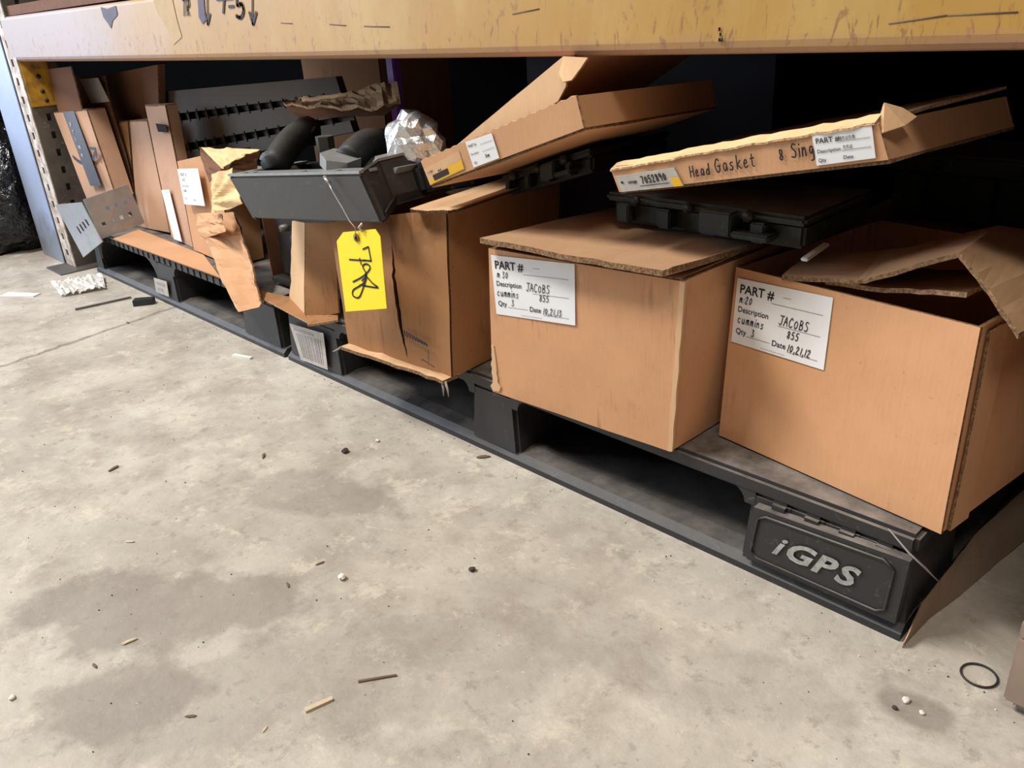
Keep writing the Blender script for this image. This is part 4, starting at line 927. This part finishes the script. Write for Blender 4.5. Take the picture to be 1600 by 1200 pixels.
# tall shaded carton with a door-like flap
b1 = carton('tall_carton', 'tall shaded carton with an open side flap and pale label', [(-2.4726,0.1800,0.5433), (-2.0575,0.1800,0.5724), (-2.2308,0.1800,0.2248), (-2.4872,0.1800,0.1788)], (0.0, 0.02, 0.0), 'kraft_dark')  # front carries the deck's shade in its dark kraft
patch('side_flap', [V((-2.4847,0.0950,0.5488)), V((-2.3004,0.1250,0.5474)), V((-2.2617,0.1120,0.2339)), V((-2.3740,0.1000,0.2171))], 0.004, ['kraft_dark', 'kraft_edge'], b1, 4, 8, disp=lambda u, v: 0.004 * math.sin(6 * v))
lq = [V((-2.4145,0.1070,0.5413)), V((-2.3060,0.1210,0.5443)), V((-2.2599,0.1200,0.4831)), V((-2.3659,0.1070,0.4765))]
patch('label', [p + V((0, -0.012, 0)) for p in lq], 0.001, ['label_grey'], b1, 2, 2, wob=0)
c2 = carton('slim_carton', 'slim tan carton squeezed between taped carton and pinkish carton', [(-2.3270,0.1320,0.4190), (-2.2385,0.1350,0.4276), (-2.3365,0.1300,0.1425), (-2.3927,0.1270,0.1519)], (0.0, 0.035, 0.0), 'kraft_orange', top=True)
c1 = carton('narrow_carton', 'narrow pinkish carton without label beside the one with a hand hole', [(-2.2002,0.1280,0.4301), (-2.0783,0.1280,0.4353), (-2.0647,0.1140,0.1347), (-2.2732,0.1050,0.1269)], (0.0, 0.045, 0.0), 'kraft_pink', top=True)
e1q = [V((-2.0257,0.1120,0.4775)), V((-1.8997,0.1120,0.4828)), V((-1.8677,0.0900,0.1317)), V((-2.0178,0.0980,0.1376))]
d1 = carton('hand_hole_carton', 'pale narrow carton with a dark hand hole and white side strip', e1q, (0.0, 0.03, 0.0), 'kraft_pink', top=True)
hq = [V((-1.9543,0.1000,0.4393)), V((-1.8922,0.1000,0.4389)), V((-1.8909,0.1000,0.4206)), V((-1.9500,0.1000,0.4192))]
patch('hand_hole', hq, 0.002, ['hole_dark'], d1, 2, 2, wob=0)
sq = [V((-2.0018,0.0940,0.2684)), V((-1.9494,0.0940,0.2753)), V((-1.9210,0.0850,0.1421)), V((-1.9690,0.0850,0.1421))]
patch('white_strip', sq, 0.001, ['label_white'], d1, 2, 4, wob=0)
e1 = carton('labelled_carton', 'kraft carton with a white parts label below the crumpled paper', [(-1.8345,0.0850,0.3570), (-1.6078,0.0850,0.3938), (-1.5935,0.0600,0.1367), (-1.8159,0.0700,0.1407)], (0.0, 0.085, 0.0), 'kraft_plain')
lq = [V((-1.8030,0.0680,0.3437)), V((-1.6850,0.0680,0.3548)), V((-1.6718,0.0600,0.2698)), V((-1.7880,0.0600,0.2614))]
s = patch('label', lq, 0.001, ['label_white'], e1, 2, 2, wob=0)
k = Ink(lq); k.text('PART #', 0.1, 0.80, 0.09, 0.01); k.hand('m:32', 0.15, 0.66, 0.09, 0.001); k.text('Description', 0.08, 0.50, 0.07, 0.0); k.hand('cumn', 0.1, 0.36, 0.09, 0.001); k.text('Qty', 0.1, 0.15, 0.07); k.text('Date', 0.5, 0.12, 0.07); k.build('printing', 'ink_faint', s)
# crumpled kraft packing paper
kp = thing('packing_paper', (-1.5, 0.05, 0.33), 'crumpled cream kraft paper bulging from the labelled carton', 'packing paper')
def crum(a, fq_): return lambda u, v: a * noise.noise(V((u * fq_, v * fq_, a * 90))) + a * 0.6 * noise.noise(V((u * fq_ * 2.3, v * fq_ * 2.3, 4)))
def pleat(u, v):
    a = math.atan2(v - 0.72, u + 0.10); return 0.0055 * math.sin(a * 11) * min(1, u * 2.2) + crum(0.003, 4)(u, v)
patch('paper_fold', [V((-1.5088,0.0200,0.3646)), V((-1.3671,0.0000,0.3926)), V((-1.2845,-0.0300,0.3358)), V((-1.4956,-0.0050,0.2870))], 0.0015, ['kraft_paper'], kp, 20, 22, disp=pleat, smooth=False)
patch('paper_fold', [V((-1.6486,0.0700,0.4046)), V((-1.3357,0.0500,0.4235)), V((-1.4120,0.0300,0.3997)), V((-1.4570,0.0200,0.3809))], 0.0015, ['kraft_paper'], kp, 12, 8, disp=crum(0.005, 4), smooth=False)
patch('paper_fold', [V((-1.6694,0.0750,0.4040)), V((-1.6377,0.0720,0.4022)), V((-1.4583,0.0220,0.3805)), V((-1.5553,0.0300,0.3423))], 0.0015, ['kraft_dark'], kp, 6, 8, disp=crum(0.006, 4), smooth=False)  # dark kraft stands in for shade in the paper's hollow
patch('paper_fold', [V((-1.4224,0.0350,0.3982)), V((-1.3464,0.0550,0.4196)), V((-1.3862,0.0600,0.3737)), V((-1.4492,0.0300,0.3786))], 0.0015, ['kraft_dark'], kp, 6, 6, disp=crum(0.006, 4), smooth=False)  # right side of the hollow, its shade also in the colour
patch('paper_fold', [V((-1.6577,0.0300,0.2503)), V((-1.4713,0.0050,0.2866)), V((-1.4295,-0.0120,0.2570)), V((-1.6339,0.0150,0.2054))], 0.0015, ['kraft_plain'], kp, 10, 8, disp=crum(0.006, 4), smooth=False)

# --- grey slotted metal rack lying over the cartons
sr = thing('slotted_rack', (-1.55, 0.17, 0.33), 'long grey metal rail with two rows of slots above the cartons', 'metal rail')
SQ = [V((-2.1839,0.2220,0.4980)), V((-1.2737,0.2220,0.5457)), V((-1.2205,0.2120,0.4428)), V((-2.1160,0.2120,0.2988))]
patch('back_sheet', SQ, 0.004, ['rail_dark'], sr, 2, 2, wob=0)
nrm = qnorm(SQ)
for (v0, v1) in ((0.0, 0.30), (0.40, 0.70), (0.80, 1.0)):
    bq2 = [bil(SQ, 0.0, v0) + nrm * 0.012, bil(SQ, 1.0, v0) + nrm * 0.012, bil(SQ, 1.0, v1) + nrm * 0.012, bil(SQ, 0.0, v1) + nrm * 0.012]
    patch('face_strip', bq2, 0.011, ['rail_grey'], sr, 2, 2, wob=0)
for (v0, v1) in ((0.30, 0.40), (0.70, 0.80)):
    for k_ in range(15):
        u0 = 0.06 + k_ * 0.062
        bq2 = [bil(SQ, u0, v0 - 0.02) + nrm * 0.0135, bil(SQ, u0 + 0.004, v0 - 0.03) + nrm * 0.0135, bil(SQ, u0 + 0.006, v1 + 0.02) + nrm * 0.0135, bil(SQ, u0 + 0.002, v1 + 0.03) + nrm * 0.0135]
        patch('fin', bq2, 0.0125, ['hole_dark'], sr, 1, 2, wob=0)
pe = [bil(SQ, -0.012, -0.01) + nrm * 0.018, bil(SQ, 0.004, -0.01) + nrm * 0.018, bil(SQ, 0.004, 1.0) + nrm * 0.018, bil(SQ, -0.012, 1.0) + nrm * 0.018]
patch('end_plate', pe, 0.024, ['rail_grey'], sr, 1, 2, wob=0)
p = bil(SQ, 0.06, 0.13) + nrm * 0.0125; tubeo('hole', [p, p + nrm * 0.001], 0.006, 'hole_dark', sr, 10)

# --- torn cardboard scraps over the rail
tsn = thing('torn_cardboard', (-1.05, 0.15, 0.5), 'torn pale cardboard piece above the black casting', 'cardboard scrap')
fr = dens([V((-1.3041,0.1000,0.5077)), V((-1.2187,0.0900,0.5064)), V((-1.1303,0.0900,0.5068)), V((-1.0288,0.0900,0.5077)), V((-0.9673,0.1000,0.5106)), V((-0.9465,0.1200,0.5152))], 4, 0.003, 2)
bk_ = dens([V((-1.3988,0.1700,0.5015)), V((-1.3508,0.1850,0.5074)), V((-1.2525,0.1850,0.5169)), V((-1.1620,0.1850,0.5256)), V((-1.0878,0.1850,0.5358)), V((-1.0374,0.1850,0.5451))], 4, 0.003, 3)
strip('torn_sheet', fr, bk_, 0.004, ['kraft_pale', 'kraft_edge_pale'], tsn, 6, amp=0.006)
patch('torn_skirt', [V((-1.2975,0.1000,0.5055)), V((-0.9506,0.1200,0.5120)), V((-1.0124,0.1300,0.4899)), V((-1.2831,0.1200,0.4748))], 0.004, ['kraft_dark', 'kraft_edge'], tsn, 12, 3, disp=crum(0.006, 4))
patch('torn_strip', [V((-1.1973,0.0800,0.5217)), V((-1.0625,0.0900,0.5302)), V((-1.0520,0.0850,0.5266)), V((-1.1867,0.0750,0.5146))], 0.003, ['kraft_pale', 'kraft_edge_pale'], tsn, 10, 2, disp=crum(0.004, 6), edge=lambda u, v: (0, 0.5 * noise.noise(V((u * 12, v, 0)))))

# --- shadowed things at the back of the bay
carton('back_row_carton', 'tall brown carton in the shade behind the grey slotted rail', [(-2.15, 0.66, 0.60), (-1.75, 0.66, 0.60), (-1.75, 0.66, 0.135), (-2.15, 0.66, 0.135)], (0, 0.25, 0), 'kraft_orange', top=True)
px = V((-1.2795,0.3400,0.5720)); py = V((-1.2531,0.3400,0.5243))
bb1 = thing('purple_board', (px.x, 0.35, 0.133), 'narrow purple plastic board standing in the shade behind the cartons', 'plastic board')
boxo('board', (px.x, 0.34, 0.135), (py.x, 0.36, 0.64), 'purple_plastic', bb1, 0.003)
boxo('foot', (px.x - 0.05, 0.31, 0.133), (py.x + 0.05, 0.39, 0.145), 'purple_plastic', bb1, 0.003)
def bin_(label, x0, x1, y0, y1, z0, z1, mat):
    r = thing('storage_bin', ((x0 + x1) / 2, (y0 + y1) / 2, z0), label, 'storage bin')
    for (a, b) in (((x0, y0, z0), (x1, y0 + .004, z1)), ((x0, y1 - .004, z0), (x1, y1, z1)), ((x0, y0 + .004, z0), (x0 + .004, y1 - .004, z1)), ((x1 - .004, y0 + .004, z0), (x1, y1 - .004, z1)), ((x0 + .004, y0 + .004, z0), (x1 - .004, y1 - .004, z0 + .004))):
        boxo('bin_wall', a, b, mat, r)
    boxo('bin_rim', (x0 - .006, y0 - .006, z1 - .02), (x1 + .006, y0 - .0005, z1), mat, r, .002)
bin_('dark red plastic bin at the shaded back of the pallet', -1.18, -0.92, 0.66, 0.93, 0.133, 0.58, 'red_plastic')
bin_('dark blue plastic bin at the shaded back of the pallet', -0.86, -0.56, 0.66, 0.93, 0.133, 0.58, 'blue_plastic')

# ================================================================== RIGHT EDGE
cf = thing('corner_strip', (0.03, 0.2, 0), 'bent cardboard strip lying against the pallet end', 'cardboard strip')
fr = [V((0.004, -0.006, 0.011)), V((0.0058,0.0300,0.0405)), V((0.0062,0.1000,0.0430)), V((0.0089,0.1900,0.0489)), V((0.0203,0.3150,0.0503))]
fr.append(fr[-1] + (fr[-1] - fr[-2]) * 1.4)
ba = [V((0.006, -0.008, 0.001)), V((0.0100,0.0543,0.0030)), V((0.0205,0.1162,0.0030)), V((0.0292,0.1901,0.0030)), V((0.0407,0.2740,0.0030))]
ba.append(ba[-1] + V((0.03, 0.16, 0)))
for p in fr: p.x = max(p.x, 0.008)
F1 = dens(fr, 5, 0.0012, 12); B1 = dens(ba, 5)
strip('bent_strip', B1, F1, 0.005, ['kraft_grey_shaded', 'kraft_edge_pale'], cf, 5, up=V((0.45, -0.25, 0.85)).normalized(), amp=0.002)
wp = thing('wooden_pallet', (0.4, 0.3, 0), 'weathered wooden pallet end past the lettered plastic pallet', 'pallet')
boxo('bottom_board', (0.118, -0.018, 0.0), (0.9, 0.09, 0.014), 'plank', wp, 0.001)
boxo('block', (0.108, -0.03, 0.014), (0.25, 0.10, 0.09), 'plank', wp, 0.002)
boxo('deck_board', (0.108, -0.03, 0.09), (0.9, 0.09, 0.108), 'plank', wp, 0.002)
boxo('deck_board', (0.108, 0.12, 0.09), (0.9, 0.22, 0.108), 'plank', wp, 0.002)
boxo('block', (0.108, 0.12, 0.0), (0.25, 0.22, 0.09), 'plank', wp, 0.002)
rc0 = V((0.0785,0.0030,0.0015)); pts = [rc0 + V((0.0165 * math.cos(a), 0.0165 * math.sin(a), 0.0)) for a in [k * math.pi / 14 for k in range(28)]]
tubeo('rubber_ring', pts, 0.0012, 'rubber', None, 6, True, label='thin dark rubber ring lying on the floor near the wooden pallet', cat='ring')
tubeo('dust_thread', [V((-0.0280,-0.0040,0.1354)), V((-0.0028,-0.0100,0.1204)), V((0.0143,-0.0080,0.1088)), V((0.0122,0.0580,0.0512))], [0.0006, 0.0012, 0.0012, 0.0008], 'cobweb', None, 5, label='dusty thread stretched from the pallet corner to the bent strip', cat='thread')
carton('added_shade_carton', 'dark brown carton added out of view on the wooden pallet for shade', [(0.145, -0.02, 0.40), (0.60, -0.02, 0.40), (0.60, -0.02, 0.112), (0.145, -0.02, 0.112)], (0, 0.24, 0), 'kraft_dark', top=True)  # unseen carton added to shade the floor beside the bent strip

# ================================================================== LEFT EDGE: refuse bag
bg = thing('refuse_bag', (-2.95, -0.12, 0), 'glossy black plastic refuse bag slumped behind the sheet panel', 'bag')
def bag(name, c, r, seed):
    bm = bmesh.new(); bmesh.ops.create_icosphere(bm, subdivisions=5, radius=1); sd = V((seed, seed * 1.7, seed * 0.3))
    for v_ in bm.verts:
        d_ = v_.co.copy(); w_ = d_ + 0.35 * V((noise.noise(d_ * 2 + sd), noise.noise(d_ * 2 + sd * 2), noise.noise(d_ * 2 + sd * 3)))
        n_ = 0.18 * noise.noise(d_ * 1.6 + sd) - 0.22 * abs(noise.noise(w_ * 3.2 + sd)) - 0.12 * abs(noise.noise(w_ * 7.5 + sd))
        v_.co = V((d_.x * r[0], d_.y * r[1], d_.z * r[2])) * (1.12 + n_) + V(c)
        if v_.co.z < 0.004: v_.co.z = 0.004
    return bmobj(name, bm, 'black_bag', bg, smooth=True)
bag('bag_body', (-3.12, -0.08, 0.17), (0.27, 0.24, 0.25), 5.1)
bag('bag_top', (-3.34, -0.02, 0.44), (0.26, 0.26, 0.18), 8.4)

# ================================================================== FLOOR DEBRIS
def stick(name, a, b, w, h, mat, label, cat):
    a, b = V(a), V(b); d_ = (b - a); s_ = V((-d_.y, d_.x, 0)).normalized() * w / 2
    return prism(name, [a - s_, b - s_ * 0.8, b + s_ * 0.8, a + s_], (0, 0, h), mat, None, label=label, cat=cat)
stick('wood_splinter', (-0.3976,-0.4947,0.0000), (-0.3904,-0.4661,0.0000), 0.006, 0.003, 'wood_stick', 'pale wood splinter lying alone on the floor', 'splinter')
stick('wood_splinter', (-0.3907,-0.4337,0.0000), (-0.3673,-0.4001,0.0000), 0.003, 0.002, 'leaf_brown', 'thin dark twig lying on the stained floor', 'twig')
stick('paper_slip', (-2.3815,-0.2642,0.0000), (-2.2878,-0.2038,0.0000), 0.035, 0.003, 'label_white', 'white paper slip on the floor in front of the refuse bag', 'paper slip')
stick('metal_rod', (-2.0478,-0.1798,0.0000), (-2.0266,-0.0428,0.0000), 0.008, 0.005, 'steel_plate', 'thin grey rod on the floor before the far pallet', 'rod')
stick('black_block', (-1.9536,-0.0609,0.0000), (-1.9238,-0.0203,0.0000), 0.028, 0.016, 'dark_block', 'small black block touching the far pallet rail', 'block')
stick('paper_shred', (-1.3951,-0.0656,0.0000), (-1.3452,-0.0495,0.0000), 0.010, 0.004, 'wood_white', 'small pale shred on the floor by the pallet gap', 'shred')
fm_ = thing('plastic_film', (-2.3, -0.09, 0), 'crumpled clear plastic film on the floor by the rack foot', 'plastic film')
patch('film_sheet', [(-2.3624,-0.1444,0.0120), (-2.3084,-0.0154,0.0120), (-2.1693,-0.0577,0.0060), (-2.2041,-0.1658,0.0060)], 0.001, ['clear_film'], fm_, 22, 10, disp=lambda u, v: 0.012 * abs(noise.noise(V((u * 7, v * 5, 1)))) + 0.008 * noise.noise(V((u * 16, v * 11, 2))), smooth=False)
bits = [((-1.8209,-0.1302,0.0000), .006, 'leaf_brown'), ((-1.0863,-0.4349,0.0000), .007, 'leaf_brown'), ((-0.8523,-0.4990,0.0000), .005, 'wood_stick'), ((-0.9295,-0.2494,0.0000), .006, 'leaf_brown'), ((-0.6445,-0.5791,0.0000), .006, 'wood_stick'), ((-0.6344,-0.6224,0.0000), .004, 'leaf_brown'),
        ((-0.8335,-0.1529,0.0000), .007, 'grit_dark'), ((-0.4414,-0.2243,0.0000), .005, 'grit_dark'), ((-0.5538,-0.3454,0.0000), .006, 'grit_pale'), ((-0.6037,-0.3470,-0.0000), .004, 'leaf_brown'), ((-0.8230,-0.0959,0.0000), .004, 'grit_pale'), ((-0.4077,-0.5351,0.0000), .003, 'wood_stick'),
        ((-0.4807,-0.5798,0.0000), .004, 'leaf_brown'), ((-0.6510,-0.7023,0.0000), .004, 'grit_pale'), ((0.0385,-0.0785,0.0000), .0045, 'grit_pale'), ((0.0347,-0.0951,0.0000), .003, 'grit_dark'), ((0.0557,-0.0836,0.0000), .003, 'grit_pale'), ((-0.6452,-0.0180,0.0000), .008, 'leaf_brown'), ((-0.5955,-0.3991,0.0000), .004, 'leaf_brown'), ((-0.7666,0.0406,0.0000), .003, 'grit_pale')]
WH = {'leaf_brown': 'small brown dry leaf scrap lying on the concrete floor', 'wood_stick': 'small tan wood chip lying on the concrete floor', 'grit_dark': 'small dark pebble lying on the concrete floor', 'grit_pale': 'small pale pebble lying on the concrete floor'}
SPECIAL = {7: 'dark pebble alone on bare concrete before the middle carton', 14: 'pale pebble on the dark oily spot near the rubber ring', 16: 'pale pebble on the dark oily spot near the rubber ring', 15: 'dark pebble on the oily spot near the rubber ring', 17: 'curled brown leaf scrap touching the pallet rail under the middle carton', 0: 'brown leaf scrap on the floor by the small black block', 11: 'tan wood chip beside the pale wood splinter', 10: 'tiny pale pebble in front of the dirty split carton', 6: 'dark pebble in front of the barcode label block'}
for n_, (p, r_, m_) in enumerate(bits):
    p = V(p)
    nm = {'leaf_brown': 'leaf_scrap', 'wood_stick': 'wood_chip', 'grit_dark': 'pebble', 'grit_pale': 'pebble'}[m_]
    fl = m_ in ('leaf_brown', 'wood_stick'); a_ = n_ * 1.9
    o = lump(nm, (0, 0, 0), r_ * (1.5 if fl else 1), r_ * (0.45 if fl else 0.8), r_ * (0.22 if fl else 0.55), m_, n_ * 1.37, 0.35, 2, 1.6, label=SPECIAL.get(n_, WH[m_]), cat={'leaf_scrap': 'leaf', 'wood_chip': 'wood chip', 'pebble': 'pebble'}[nm], group=nm.replace('_', ' ') + 's on the floor')
    o.location = (p.x, p.y, -min(v_.co.z for v_ in o.data.vertices)); o.rotation_euler = (0, 0, a_)
# fine grit scattered over the slab
rnd = random.Random(5); bm = bmesh.new()
for k in range(420):
    x = rnd.uniform(-2.4, 0.25); y = -rnd.random() ** 0.8 * 0.7 - 0.01
    if rnd.random() < 0.35: y = -abs(rnd.gauss(0.008, 0.02)) - 0.004
    s_ = rnd.uniform(0.0004, 0.0011)
    m_ = bmesh.ops.create_icosphere(bm, subdivisions=1, radius=s_, matrix=Matrix.Translation((x, y, s_ * 0.6)))
    mi = rnd.choice((0, 0, 0, 1))
    for v_ in m_['verts']:
        for f_ in v_.link_faces: f_.material_index = mi
bmobj('floor_grit', bm, ['grit_dark', 'grit_pale'], None, kind='stuff', label='fine grit and dust specks scattered over the concrete floor', cat='grit')
